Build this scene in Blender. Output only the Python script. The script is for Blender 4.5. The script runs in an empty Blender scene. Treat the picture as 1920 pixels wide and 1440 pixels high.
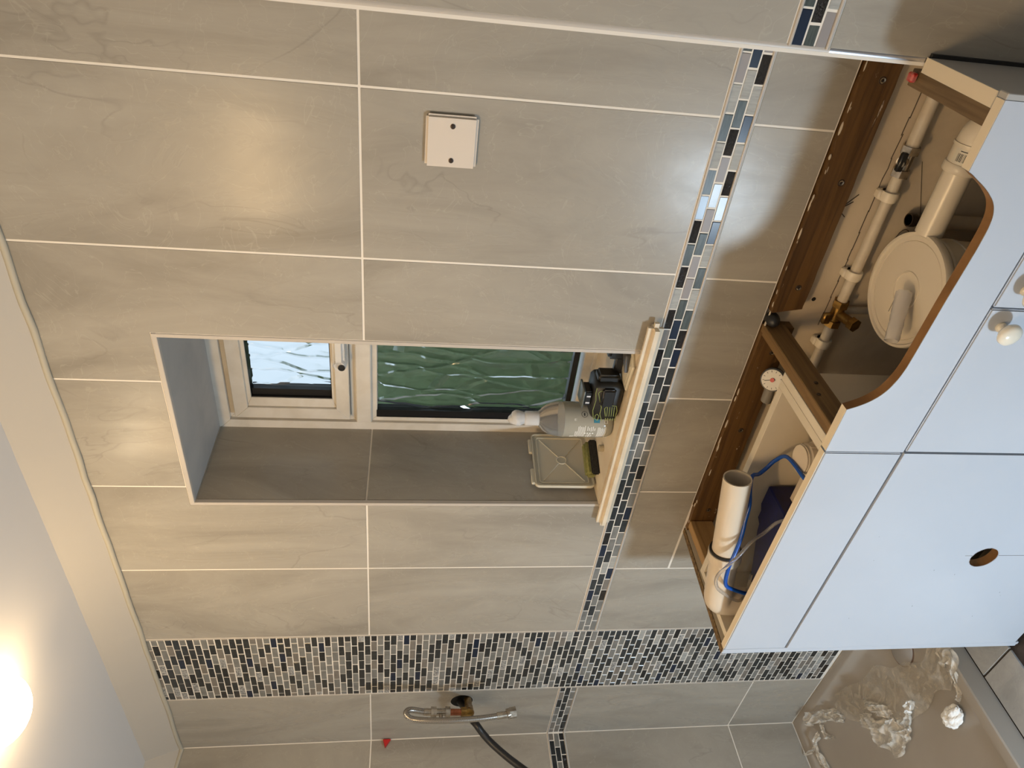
import bpy, bmesh, math, random
from mathutils import Vector, Matrix
random.seed(7)
S = bpy.context.scene
COL = S.collection
PI = math.pi

# ------------------------------------------------------------------ camera
cam = bpy.data.objects.new('camera', bpy.data.cameras.new('camera'))
COL.objects.link(cam)
yaw, pitch, roll = 0.6599, -0.1433, 0.0283
fw = Vector((-math.sin(yaw)*math.cos(pitch), math.cos(yaw)*math.cos(pitch), math.sin(pitch)))
r0 = Vector((math.cos(yaw), math.sin(yaw), 0)); u0 = r0.cross(fw)
rr = r0*math.cos(roll)+u0*math.sin(roll); uu = -r0*math.sin(roll)+u0*math.cos(roll)
CX, CY, CZ = -uu, rr, -fw                      # the photo was taken with the phone turned on its side
m = Matrix(((CX.x, CY.x, CZ.x, 2.4551), (CX.y, CY.y, CZ.y, -1.1939), (CX.z, CY.z, CZ.z, 1.4794), (0, 0, 0, 1)))
cam.matrix_world = m
cam.data.sensor_width = 36; cam.data.sensor_fit = 'HORIZONTAL'; cam.data.lens = 1347.2/1920*36
cam.data.clip_start = 0.01
S.camera = cam
# ------------------------------------------------------------------ view, world, lights
S.view_settings.view_transform = 'Standard'; S.view_settings.look = 'None'
S.view_settings.gamma = 1; S.view_settings.use_curve_mapping = False
S.view_settings.exposure = 1.0
W = bpy.data.worlds.new('overcast_sky'); S.world = W; W.use_nodes = True
bg = W.node_tree.nodes['Background']; bg.inputs[0].default_value = (0.66, 0.82, 1.0, 1); bg.inputs[1].default_value = 0.55
def light(name, kind, loc, power, color, size=.1, target=None, shape=None, size_y=None):
    d = bpy.data.lights.new(name, kind); d.energy = power; d.color = color
    if kind == 'AREA':
        d.size = size
        if shape: d.shape = shape
        if size_y: d.size_y = size_y
    else: d.shadow_soft_size = size
    o = bpy.data.objects.new(name, d); COL.objects.link(o); o.location = loc
    if target: o.rotation_euler = (Vector(target)-Vector(loc)).to_track_quat('-Z', 'Y').to_euler()
    return o
WARM = (1.0, .66, .31)
light('lamp_glow', 'POINT', (1.0, -.40, 2.13), 0.9, WARM, .06)
for x, y in ((1.61, -1.22), (1.44, -1.24), (1.33, -1.28)):
    light('spotlight_bulb', 'POINT', (x, y, 2.01), 5.0, WARM, .03)
light('floor_work_light', 'POINT', (1.33, -1.62, .21), 35.0, (.67, .84, 1.0), .07)

# ------------------------------------------------------------------ materials
def mat(name, col, rough=.5, metal=0, **k):
    M_ = bpy.data.materials.new(name); M_.use_nodes = True
    b = M_.node_tree.nodes['Principled BSDF']
    b.inputs['Base Color'].default_value = (*col, 1); b.inputs['Roughness'].default_value = rough
    b.inputs['Metallic'].default_value = metal
    for kk, v in k.items(): b.inputs[kk.replace('_', ' ')].default_value = v
    return M_
def N(M_, t, **k):
    n = M_.node_tree.nodes.new(t)
    for a, v in k.items(): setattr(n, a, v)
    return n
def L(M_, a, b): M_.node_tree.links.new(a, b)
def bsdf(M_): return M_.node_tree.nodes['Principled BSDF']
def coords(M_, scale, rnd=True):
    tc = N(M_, 'ShaderNodeTexCoord'); mp = N(M_, 'ShaderNodeMapping'); mp.inputs['Scale'].default_value = scale
    L(M_, tc.outputs['Object'], mp.inputs['Vector'])
    if rnd:
        oi = N(M_, 'ShaderNodeObjectInfo'); mu = N(M_, 'ShaderNodeMath', operation='MULTIPLY'); mu.inputs[1].default_value = 40
        L(M_, oi.outputs['Random'], mu.inputs[0]); L(M_, mu.outputs[0], mp.inputs['Location'])
    return mp.outputs[0]
def noise(M_, vec, scale=5, detail=4, dist=0., rough=.55):
    n = N(M_, 'ShaderNodeTexNoise'); n.inputs['Scale'].default_value = scale; n.inputs['Detail'].default_value = detail
    n.inputs['Distortion'].default_value = dist; n.inputs['Roughness'].default_value = rough
    L(M_, vec, n.inputs['Vector']); return n.outputs[0]
def ramp(M_, fac, stops):
    r = N(M_, 'ShaderNodeValToRGB'); e = r.color_ramp.elements
    while len(e) < len(stops): e.new(.5)
    for i, (p, c) in enumerate(stops): e[i].position = p; e[i].color = (*c, 1) if len(c) == 3 else c
    L(M_, fac, r.inputs[0]); return r.outputs[0]
def mix(M_, fac, a, b, mode='MIX'):
    n = N(M_, 'ShaderNodeMix', data_type='RGBA', blend_type=mode)
    if isinstance(fac, (int, float)): n.inputs[0].default_value = fac
    else: L(M_, fac, n.inputs[0])
    for s, v in ((6, a), (7, b)):
        if isinstance(v, tuple): n.inputs[s].default_value = (*v, 1)
        else: L(M_, v, n.inputs[s])
    return n.outputs[2]
def bump(M_, h, strength=.2, dist=.001):
    b = N(M_, 'ShaderNodeBump'); b.inputs['Strength'].default_value = strength; b.inputs['Distance'].default_value = dist
    L(M_, h, b.inputs['Height']); L(M_, b.outputs[0], bsdf(M_).inputs['Normal'])
def base(M_, c): L(M_, c, bsdf(M_).inputs['Base Color'])

# stone-look porcelain: soft streaks along the long side, a few fine veins
def stone(name, a, b_, c):
    t = mat(name, a, .34, Specular_IOR_Level=.22)
    v = coords(t, (5.5, 5.5, 1.6))
    n1 = noise(t, v, 1.0, 7, .9, .62)
    col = ramp(t, n1, [(.34, b_), (.5, a), (.68, c)])
    v2 = coords(t, (2.2, 2.2, 1.0)); n2 = noise(t, v2, 1.6, 3, 2.2, .5)
    vein = ramp(t, n2, [(.488, (0, 0, 0)), (.5, (1, 1, 1)), (.512, (0, 0, 0))])
    gate = ramp(t, noise(t, v2, 3.1, 2), [(.5, (0, 0, 0)), (.64, (1, 1, 1))])
    g = mix(t, 1.0, vein, gate, 'MULTIPLY')
    gm = N(t, 'ShaderNodeMath', operation='MULTIPLY'); gm.inputs[1].default_value = .28; L(t, g, gm.inputs[0])
    col = mix(t, gm.outputs[0], col, tuple(x*.62 for x in b_))
    n3 = noise(t, coords(t, (3.4, 3.4, 4.0)), 1.9, 3, 2.6, .5)
    v3 = ramp(t, n3, [(.494, (0, 0, 0)), (.5, (1, 1, 1)), (.506, (0, 0, 0))])
    gm2 = N(t, 'ShaderNodeMath', operation='MULTIPLY'); gm2.inputs[1].default_value = .22; L(t, v3, gm2.inputs[0])
    col = mix(t, gm2.outputs[0], col, tuple(min(1, x*1.35) for x in c))
    base(t, col)
    L(t, ramp(t, n1, [(.3, (.34,)*3), (.7, (.22,)*3)]), bsdf(t).inputs['Roughness'])
    bump(t, noise(t, coords(t, (1, 1, 1)), 14, 5), .25, .0012)
    return t
TILE = stone('greige_stone_tile', (.355, .328, .280), (.285, .262, .222), (.405, .378, .325))
FTILE = stone('grey_floor_tile', (.33, .335, .33), (.27, .275, .27), (.40, .40, .39))
GROUT = mat('cream_grout', (.80, .75, .67), .8)
SCREED2 = None
PLASTER = mat('plaster', (.52, .45, .35), .75)
_v = coords(PLASTER, (1, 1, 1), False)
_a = ramp(PLASTER, noise(PLASTER, _v, 5, 6, .5), [(.35, (.58, .49, .37)), (.65, (.72, .63, .49))])
_c = ramp(PLASTER, noise(PLASTER, coords(PLASTER, (6, 6, 7), False), 1.3, 8, 1.2, .7), [(.2, (.34, .27, .19)), (.3, (1, 1, 1))])
base(PLASTER, mix(PLASTER, 1.0, _a, _c, 'MULTIPLY')); bump(PLASTER, noise(PLASTER, _v, 40, 6), .5, .002)
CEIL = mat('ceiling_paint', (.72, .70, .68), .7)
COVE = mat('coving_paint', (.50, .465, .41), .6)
SEAL = mat('old_sealant', (.46, .43, .35), .6)
def noisy(name, a, b_, rough, scale, metal=0, bs=.3, bd=.001, sc=(1, 1, 1), **k):
    t = mat(name, a, rough, metal, **k); v = coords(t, sc)
    n = noise(t, v, scale, 5, .4); base(t, ramp(t, n, [(.35, b_), (.65, a)])); 
    if bs: bump(t, n, bs, bd)
    return t
UPVC = noisy('dirty_white_upvc', (.66, .62, .55), (.58, .53, .45), .35, 14, bs=0)
SILLW = noisy('aged_cream_paint', (.74, .65, .50), (.62, .52, .38), .4, 10, bs=.4, bd=.002)
SOFFIT = noisy('grey_plastered_soffit', (.44, .425, .40), (.36, .355, .345), .55, 7, bs=.3, bd=.003)
TRIMM = mat('pale_tile_trim', (.50, .46, .41), .4)
TRIMC = mat('brushed_chrome_trim', (.50, .50, .52), .28, .85)
BLACKR = mat('black_spacer', (.008, .008, .009), .35)
# mosaic materials
MOS = dict(
    dark=noisy('mosaic_charcoal', (.030, .034, .036), (.018, .021, .023), .22, 60, bs=.1),
    navy=mat('mosaic_navy_glass', (.012, .020, .042), .26, Specular_IOR_Level=.35),
    green=noisy('mosaic_striped_slate_glass', (.085, .098, .088), (.045, .056, .053), .34, 1.0, sc=(30, 30, 420), bs=.1, Specular_IOR_Level=.3),
    grey=noisy('mosaic_grey_stone', (.215, .215, .20), (.16, .16, .15), .28, 30, bs=.1),
    taupe=noisy('mosaic_taupe_stone', (.21, .19, .165), (.165, .15, .13), .32, 30, bs=.1),
    lilac=mat('mosaic_lilac_grey', (.30, .275, .265), .4, Specular_IOR_Level=.25),
    silver=noisy('mosaic_silver_glass', (.42, .42, .39), (.32, .32, .30), .5, 1.0, sc=(200, 200, 30), bs=.3, Specular_IOR_Level=.22),
    blacktex=noisy('mosaic_black_hammered', (.012, .012, .013), (.006, .006, .007), .10, 300, bs=1.0, bd=.004),
    marble=noisy('mosaic_etched_marble', (.52, .52, .50), (.10, .10, .10), .3, 200, bs=1.0, bd=.003))
WHITE = noisy('white_door_foil', (.50, .525, .565), (.475, .50, .54), .28, 3, bs=.05)
CREAM = mat('cream_cut_edge', (.72, .62, .46), .5)
CARC = noisy('carcass_white', (.66, .59, .47), (.60, .53, .41), .5, 6, bs=0)
CHIP = noisy('chipboard_edge', (.24, .15, .06), (.07, .042, .018), .9, 140, bs=.8, bd=.003)
SHADED_SIDE = mat('shaded_side_foil', (.40, .385, .36), .4)  # white cabinet's right side, its shade put into a greyer colour
def wood(name, a, b_, axis, splash=.62):
    t = mat(name, a, .6)
    sc = {'x': (2.5, 55, 55), 'y': (55, 2.5, 55), 'z': (55, 55, 2.5)}[axis]
    v = coords(t, sc, True); n = noise(t, v, 1, 6, 1.2, .6)
    col = ramp(t, n, [(.3, b_), (.62, a)])
    sp = noise(t, coords(t, {'x': (9, 40, 46), 'y': (40, 9, 46), 'z': (30, 30, 9)}[axis]), 1.3, 8, .6, .72)
    f = ramp(t, sp, [(splash, (0, 0, 0)), (splash+.03, (1, 1, 1))])
    base(t, mix(t, f, col, (.50, .42, .32))); bump(t, n, .5, .002); return t
WOODX = wood('rough_pine_batten', (.125, .060, .014), (.055, .024, .005), 'x', .65)
WOODY = wood('rough_pine_bearer', (.20, .115, .040), (.10, .052, .016), 'y', .72)
WOODZ = wood('pale_pine', (.42, .26, .11), (.28, .16, .06), 'y', .8)
MDF = noisy('mdf_cut', (.25, .125, .042), (.17, .080, .025), .85, 12, bs=.6, bd=.002)
KNOB = mat('cream_ceramic', (.74, .68, .56), .12)
BRASS = noisy('tarnished_brass', (.42, .25, .07), (.20, .11, .03), .35, 40, .9, bs=.2)
CHROME = noisy('worn_chrome', (.62, .55, .45), (.35, .30, .24), .25, 60, .95, bs=.1)
COPPER = noisy('copper', (.42, .15, .08), (.28, .10, .05), .35, 60, .8, bs=.1)
DARKM = mat('dark_metal', (.05, .035, .028), .35, .6)
BLACKP = mat('black_plastic', (.010, .010, .011), .3)
BLACKRUB = noisy('black_rubber', (.016, .016, .017), (.010, .010, .011), .42, 90, bs=.2)
PIPEW = noisy('painted_pipe', (.60, .54, .44), (.53, .46, .36), .5, 30, bs=.3)
PVC = mat('white_pvc', (.70, .63, .51), .28)
PVCB = mat('beige_pvc', (.62, .53, .41), .33)
PLAW = mat('white_plastic', (.72, .65, .53), .35)
NAVY = noisy('navy_plastic', (.003, .006, .085), (.002, .004, .050), .4, 60, bs=.2)
BLUE = mat('blue_tube', (.004, .07, .36), .25)
CLEAR = mat('clear_tube', (.75, .72, .68), .08, Transmission_Weight=.85, IOR=1.3)
RED = mat('red_plastic', (.50, .02, .02), .4)
PAPER = mat('label_paper', (.66, .62, .52), .5)
INK = mat('ink_black', (.012, .012, .012), .5)
PENCIL = mat('pencil_mark', (.10, .08, .06), .8)
TRAY = noisy('stone_resin_tray', (.36, .325, .28), (.335, .30, .255), .35, 4, bs=0)
SCREED = noisy('dirty_subfloor', (.055, .042, .034), (.018, .014, .012), .9, 26, bs=.8, bd=.006)

# ------------------------------------------------------------------ mesh helpers
class MB:
    def __init__(s): s.b = bmesh.new()
    def box(s, x0, x1, y0, y1, z0, z1, bev=0, seg=1):
        t = bmesh.new(); bmesh.ops.create_cube(t, size=1)
        for v in t.verts: v.co = Vector(((x0+x1)/2+v.co.x*(x1-x0), (y0+y1)/2+v.co.y*(y1-y0), (z0+z1)/2+v.co.z*(z1-z0)))
        if bev: bmesh.ops.bevel(t, geom=list(t.edges), offset=bev, segments=seg, affect='EDGES')
        s.merge(t); return s
    def merge(s, t, M_=None):
        if M_: bmesh.ops.transform(t, matrix=M_, verts=t.verts)
        me = bpy.data.meshes.new('tmp'); t.to_mesh(me); t.free(); s.b.from_mesh(me); bpy.data.meshes.remove(me)
    def prism(s, poly, a0, a1, axis='y', bev=0):
        t = bmesh.new()
        def P(p, a): return {'y': (p[0], a, p[1]), 'z': (p[0], p[1], a), 'x': (a, p[0], p[1])}[axis]
        A = [t.verts.new(P(p, a0)) for p in poly]; B = [t.verts.new(P(p, a1)) for p in poly]
        t.faces.new(A); t.faces.new(B[::-1]); n = len(poly)
        for i in range(n): t.faces.new((A[i], B[i], B[(i+1) % n], A[(i+1) % n]))
        bmesh.ops.recalc_face_normals(t, faces=t.faces)
        if bev: bmesh.ops.bevel(t, geom=list(t.edges), offset=bev, segments=1, affect='EDGES')
        s.merge(t); return s
    def lathe(s, prof, at=(0, 0, 0), direc=(0, 0, 1), seg=28, cap=True):
        t = bmesh.new(); rings = []
        for r, h in prof:
            rings.append([t.verts.new((r*math.cos(2*PI*i/seg), r*math.sin(2*PI*i/seg), h)) for i in range(seg)])
        for a, b in zip(rings, rings[1:]):
            for i in range(seg): t.faces.new((a[i], a[(i+1) % seg], b[(i+1) % seg], b[i]))
        if cap:
            for q in (rings[0], rings[-1]):
                t.faces.new(q)
        bmesh.ops.recalc_face_normals(t, faces=t.faces)
        R = Vector((0, 0, 1)).rotation_difference(Vector(direc).normalized()).to_matrix().to_4x4()
        s.merge(t, Matrix.Translation(at) @ R); return s
    def cyl(s, p, q, r, seg=20, r2=None, hexa=False):
        p = Vector(p); q = Vector(q); h = (q-p).length
        return s.lathe([(r, 0), (r if r2 is None else r2, h)], p, q-p, 6 if hexa else seg)
    def tube(s, pts, r, seg=12, sub=6, radii=None, cap=True, flat=1.0):
        P = [Vector(p) for p in pts]; C = []; Rr = []
        n = len(P)
        for i in range(n-1):
            a, b, c, d = P[max(i-1, 0)], P[i], P[i+1], P[min(i+2, n-1)]
            for k in range(sub):
                t = k/sub
                C.append(.5*((2*b)+(c-a)*t+(2*a-5*b+4*c-d)*t*t+(3*b-a-3*c+d)*t**3))
                Rr.append(r if not radii else radii[i]*(1-t)+radii[i+1]*t)
        C.append(P[-1]); Rr.append(r if not radii else radii[-1])
        t = bmesh.new(); rings = []; nrm = None
        for i, c in enumerate(C):
            d = (C[min(i+1, len(C)-1)]-C[max(i-1, 0)]).normalized()
            if nrm is None: nrm = d.orthogonal().normalized()
            nrm = (nrm-d*nrm.dot(d)).normalized(); b = d.cross(nrm)
            rings.append([t.verts.new(c+Rr[i]*(math.cos(2*PI*k/seg)*nrm+flat*math.sin(2*PI*k/seg)*b)) for k in range(seg)])
        for a, b in zip(rings, rings[1:]):
            for i in range(seg): t.faces.new((a[i], a[(i+1) % seg], b[(i+1) % seg], b[i]))
        if cap: t.faces.new(rings[0]); t.faces.new(rings[-1])
        bmesh.ops.recalc_face_normals(t, faces=t.faces); s.merge(t); return s
    def sphere(s, c, r, sc=(1, 1, 1), u=20, v=12):
        t = bmesh.new(); bmesh.ops.create_uvsphere(t, u_segments=u, v_segments=v, radius=r)
        for w in t.verts: w.co = Vector((w.co.x*sc[0]+c[0], w.co.y*sc[1]+c[1], w.co.z*sc[2]+c[2]))
        s.merge(t); return s
    def raw(s, vs, fs):
        t = bmesh.new(); V = [t.verts.new(v) for v in vs]
        for f in fs: t.faces.new([V[i] for i in f])
        bmesh.ops.recalc_face_normals(t, faces=t.faces); s.merge(t); return s
    def mesh(s, name, material, smooth=None):
        me = bpy.data.meshes.new(name); s.b.to_mesh(me); s.b.free(); me.materials.append(material)
        if smooth:
            me.polygons.foreach_set('use_smooth', [True]*len(me.polygons))
            me.set_sharp_from_angle(angle=math.radians(smooth))
        return me
    def obj(s, name, material, parent=None, smooth=None, loc=None):
        me = s.mesh(name, material, smooth); o = bpy.data.objects.new(name, me); COL.objects.link(o)
        if loc is None and len(me.vertices):      # origin at the piece's own centre
            xs = [v.co for v in me.vertices]; c = Vector([(min(p[i] for p in xs)+max(p[i] for p in xs))/2 for i in range(3)])
            if not parent: c.z = min(p.z for p in xs)
            me.transform(Matrix.Translation(-c)); o.location = c
        elif loc is not None: o.location = loc
        if parent:
            o.parent = parent; o.location = o.location-Vector(WP(parent))
        return o
def WP(o):
    v = Vector(o.location)
    return v+WP(o.parent) if o.parent else v
def root(name, label, cat, loc, group=None):
    o = bpy.data.objects.new(name, None); COL.objects.link(o); o.location = loc; o.empty_display_size = .05
    tag(o, label, cat, group); return o
def tag(o, label=None, cat=None, group=None, kind=None):
    if label: o['label'] = label
    if cat: o['category'] = cat
    if group: o['group'] = group
    if kind: o['kind'] = kind
    return o
def struct(o): o['kind'] = 'structure'; return o

# ================================================================== THE SETTING
CZH = 2.25; COVZ = 2.175; COVW = .073
X = dict(m0=.2957, m1=.6107, e=.9119, d=1.2086, c=1.5087, b=1.8089, a=2.1119)
WX0, WX1, WZ0, WZ1 = 1.158, 1.618, 1.0, 1.958        # finished window opening
H1, ST, SB, H2, TZ = 1.569, .9691, .9077, .304, .056
DEEP = .27
PX, PY = 2.25, -.155                                    # outer corner of the boxed-out pier
# back wall body: grout plane just behind the tile faces, bare plaster below the worktop line
w = MB()
def slab(x0, x1, z0, z1, y): w.box(x0, x1, y, .30, z0, z1)
slab(0, WX0-.0025, 0, 2.3, .0007)
w2 = None
slab(WX0-.0025, WX1+.0025, WZ1+.002, 2.3, .0007); slab(WX0-.0025, WX1+.0025, .757, WZ0-.03, .0007); slab(WX1+.0025, 2.26, .757, 2.3, .0007)
wall_back = struct(w.obj('wall_back', GROUT))
w = MB(); w.box(1.045, 2.45, .014, .12, 0, .757)
w.obj('bare_plaster', PLASTER, wall_back)
w = MB(); w.box(-.12, 0-.0007, -3.0, .3, 0, 2.3); wall_left = struct(w.obj('wall_left', GROUT))
w = MB(); w.box(PX+.0016, 3.2, PY+.0007, .3, 0, 2.3); wall_right = struct(w.obj('wall_right', GROUT))
PAINT = mat('wall_paint', (.36, .34, .31), .7)
w = MB(); w.box(3.2, 3.3, -3.0, .3, 0, 2.3); struct(w.obj('wall_side', PAINT))
w = MB(); w.box(-.12, 3.3, -3.1, -3.0, 0, 2.3); struct(w.obj('wall_front', PAINT))
w = MB(); w.box(-.12, 3.3, -3.1, .3, CZH, 2.36); ceiling = struct(w.obj('ceiling', CEIL))
w = MB(); w.box(-.12, 3.3, -3.1, .3, -.1, -.006); floor = struct(w.obj('floor', SCREED))
MB().box(1.05, 3.19, -2.99, -.62, -.006, -.001).obj('added_bounce_board', mat('bounce_board_grey', (.16, .155, .15), .8), floor)  # unseen board added to bounce light up to the ceiling
# coving: flat 45 degree board with slightly wavy painted edges
def cove(name, along, a0, a1):
    n = 60; vs = []; fs = []
    for i in range(n+1):
        t = a0+(a1-a0)*i/n; j = random.uniform(-.0012, .0012); k = random.uniform(-.0008, .0008)
        for d, z in ((.004, COVZ+j), (COVW+k, CZH+.004), (0.0, CZH+.004), (0, COVZ+j)):
            vs.append((t, -d, z) if along == 'x' else (d, t, z))
    for i in range(n):
        for q in range(4): fs.append((i*4+q, i*4+(q+1) % 4, (i+1)*4+(q+1) % 4, (i+1)*4+q))
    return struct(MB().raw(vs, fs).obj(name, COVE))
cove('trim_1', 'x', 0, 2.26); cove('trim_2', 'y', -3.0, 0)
b = MB(); pts = [(0.005+i*.056, -.002-random.random()*.002, COVZ-.003+random.uniform(-.002, .002)) for i in range(41)]
b.tube(pts, .0065, 8, 2); pts = [(.002, -.003-i*.075, COVZ-.003+random.uniform(-.002, .002)) for i in range(38)]
b.tube(pts, .0065, 8, 2); struct(b.obj('trim_3', SEAL, None, 60))
tag(bpy.data.objects['trim_3'], None)

G = .0019                                              # half a grout joint
def wall_tile(parent, poly, side, off=0.):
    """one porcelain tile; poly = outline in (along, z); side says which wall"""
    m_ = MB()
    if side == 'back': m_.prism(poly, off, off+.004, 'y', .0007)
    elif side == 'left': m_.prism(poly, -.004, 0, 'x', .0007)
    elif side == 'pier': m_.prism(poly, PY, PY+.004, 'y', .0007)
    elif side == 'reveal': m_.prism(poly, WX0-.004, WX0, 'x', .0007)
    elif side == 'return': m_.prism(poly, PX, PX+.004, 'x', .0007)
    return m_.obj('tile', TILE, parent)
def rect(x0, x1, z0, z1, g=G): return [(x0+g, z0+g), (x1-g, z0+g), (x1-g, z1-g), (x0+g, z1-g)]
TX0, TX1, TZ1 = WX0-.008, WX1+.0085, WZ1+.010           # outer edges of the reveal trim
top = COVZ+.004
back = [rect(0, X['m0']-.001, H1, top), rect(0, X['m0']-.001, ST, H1),
        rect(0, X['m0']-.001, H2, SB), rect(0, X['m0']-.001, TZ, H2),
        rect(X['m1']+.001, X['e'], H1, top), rect(X['m1']+.001, X['e'], ST, H1),
        rect(X['b'], X['a'], H1, top), rect(X['b'], X['a'], ST, H1), rect(X['a'], PX, H1, top), rect(X['a'], PX, ST, H1),
        rect(X['d'], X['c'], TZ1, top)]
g = G
xa, xb = X['e']+g, X['d']-g
back.append([(xa, H1+g), (TX0-.001, H1+g), (TX0-.001, TZ1+.001), (xb, TZ1+.001), (xb, top), (xa, top)])
back.append([(xa, ST+g), (TX0-.001, ST+g), (TX0-.001, H1-g), (xa, H1-g)])
xa, xb = X['c']+g, X['b']-g
back.append([(TX1+.001, H1+g), (xb, H1+g), (xb, top), (xa, top), (xa, TZ1+.001), (TX1+.001, TZ1+.001)])
back.append([(TX1+.001, ST+g), (xb, ST+g), (xb, H1-g), (TX1+.001, H1-g)])
lo = [X['m1']+.001, .9009, 1.2023, 1.5002, 1.8033, 2.1041, PX]
for i in range(6):
    z0 = H2 if i == 0 else .757
    if i == 1: back.append(rect(lo[1], 1.2023, .757, SB))
    else: back.append(rect(lo[i], lo[i+1], z0, SB))
back.append(rect(lo[0], lo[1], TZ, H2)); back.append(rect(.9009, 1.05, H2, .757-g)); back.append(rect(.9009, 1.05, .0, H2))
for p in back: wall_tile(wall_back, p, 'back')
# left wall tiles (y runs toward the room)
ys = [0, -.30, -.60, -.90, -1.20, -1.5, -1.8]
for y1, y0 in zip(ys, ys[1:]):
    for z0, z1 in ((TZ, H2), (H2, SB), (ST, H1), (H1, top)):
        wall_tile(wall_left, rect(y0, y1, z0, z1), 'left')
for z0, z1 in ((.0, H2), (H2, SB), (ST, H1), (H1, top)):
    wall_tile(wall_right, rect(PX+.011, 2.56, z0, z1), 'pier'); wall_tile(wall_right, rect(2.56, 2.86, z0, z1), 'pier')
    wall_tile(wall_right, rect(PY+.011, -.002, max(z0, .757), z1) if z1 > .76 else rect(PY+.011, -.002, .3, .5), 'return')
# left reveal tiles
wall_tile(wall_back, rect(.009, DEEP, WZ0, H1+.002), 'reveal'); wall_tile(wall_back, rect(.009, DEEP, H1+.002, WZ1), 'reveal')
m_ = MB(); m_.box(WX0-.004, WX0-.0014, .009, DEEP, WZ0, WZ1); m_.obj('reveal_grout', GROUT, wall_back)
m_ = MB(); m_.box(WX1, WX1+.002, .009, DEEP, WZ0, WZ1); m_.obj('reveal_side', TILE, wall_back)
m_ = MB(); m_.box(WX0, WX1, .010, DEEP, WZ1, WZ1+.0015); m_.obj('soffit', SOFFIT, wall_back)
# hole for the shower pipe is a dark recess ringed by the tile
tz = 1.281
# pencil borders and mosaic strip
def strip(parent, mapf, a0, a1, rows=True):
    for z in (ST-.0025, SB+.0025):
        bb = MB(); p0 = mapf(a0, z); p1 = mapf(a1, z); bb.tube([p0, p1], .0026, 8, 1); bb.obj('border_bead', TRIMM, parent, 60)
_mesh = {}
def brick_mesh(l, h, key, side):
    k = (round(l, 4), round(h, 4), key, side)
    if k not in _mesh:
        m_ = MB(); t = .0034; a, c = l/2, h/2; bv = .0011
        if side == 'y': m_.box(-a, a, 0, .008, -c, c, 0)
        else: m_.box(-.008, 0, -a, a, -c, c, 0)
        for v in m_.b.verts:
            out = v.co.y < .001 if side == 'y' else v.co.x > -.001
            if out: v.select = True
        es = [e for e in m_.b.edges if e.verts[0].select and e.verts[1].select]
        bmesh.ops.bevel(m_.b, geom=es, offset=bv, segments=1, affect='EDGES')
        _mesh[k] = m_.mesh('mosaic', MOS[key])
    return _mesh[k]
def brick(name, parent, side, a, z, l, h, key, proud=.0002, plane=0.):
    o = bpy.data.objects.new(name, brick_mesh(l, h, key, side)); COL.objects.link(o)
    j = random.uniform(-.0004, .0004)
    o.location = Vector((a, plane-proud+j, z) if side == 'y' else (plane+proud+j, a, z))
    o.location -= Vector(WP(parent)); o.parent = parent
    o.rotation_euler = (random.uniform(-.020, .020), random.uniform(-.006, .006), random.uniform(-.020, .020))
    return o
BL, BP, RP = .0462, .0486, .0183
seqs = [['green', 'lilac', 'silver', 'green', 'silver', 'green', 'navy', 'blacktex', 'green', 'blacktex', 'silver', 'blacktex', 'taupe', 'blacktex', 'dark', 'grey', 'dark', 'dark', 'grey', 'grey', 'grey', 'dark', 'blacktex', 'dark', 'dark', 'blacktex', 'navy', 'dark', 'grey', 'dark', 'navy', 'dark', 'grey', 'grey'],
        ['navy', 'silver', 'green', 'blacktex', 'lilac', 'grey', 'lilac', 'green', 'lilac', 'lilac', 'green', 'navy', 'green', 'grey', 'dark', 'grey', 'dark', 'grey', 'grey', 'dark', 'dark', 'dark', 'dark', 'dark', 'grey', 'grey', 'dark', 'silver', 'dark', 'dark', 'grey', 'dark', 'grey', 'grey'],
        ['lilac', 'blacktex', 'silver', 'navy', 'silver', 'blacktex', 'grey', 'navy', 'silver', 'green', 'silver', 'green', 'blacktex', 'navy', 'dark', 'dark', 'grey', 'blacktex', 'grey', 'grey', 'blacktex', 'grey', 'grey', 'navy', 'dark', 'grey', 'grey', 'silver', 'navy', 'taupe', 'blacktex', 'grey', 'grey', 'dark']]
ZC = (ST+SB)/2
for r_ in range(3):
    z = ZC+(1-r_)*RP; xx = (2.193 if r_ == 1 else 2.2175); i = 0
    hi = PX-.001
    while True:                                  # first (cut) piece then full ones, right to left
        x1 = hi if i == 0 else xx-(i-1)*BP-.0024
        x0 = xx-i*BP
        if i == 0: x0 = xx
        if x0 < X['m1']+.003: 
            if x1-(X['m1']+.003) > .006: brick('border_tile', wall_back, 'y', (x1+X['m1']+.003)/2, z, x1-X['m1']-.003, .0165, 'grey')
            break
        brick('border_tile', wall_back, 'y', (x0+x1)/2, z, x1-x0, .0165, seqs[r_][i % 34]); i += 1
small = ['marble', 'grey', 'dark', 'grey', 'grey', 'dark', 'grey', 'taupe', 'dark', 'marble']
random.seed(11)
def run(parent, side, a0, a1, name='border_tile', plane=0., keys=('grey', 'dark', 'grey', 'taupe', 'dark', 'blacktex', 'grey', 'dark')):
    for r_ in range(3):
        z = ZC+(1-r_)*RP; x1 = a1; first = True
        while x1 > a0+.006:
            l = BL*(.5 if (first and r_ != 1) else 1.0); x0 = max(a0, x1-l); first = False
            brick(name, parent, side, (x0+x1)/2, z, x1-x0, .0165, random.choice(keys), plane=plane); x1 = x0-.0024
run(wall_back, 'y', .003, X['m0']-.003)
run(wall_left, 'x', -.9, -.003)
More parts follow.
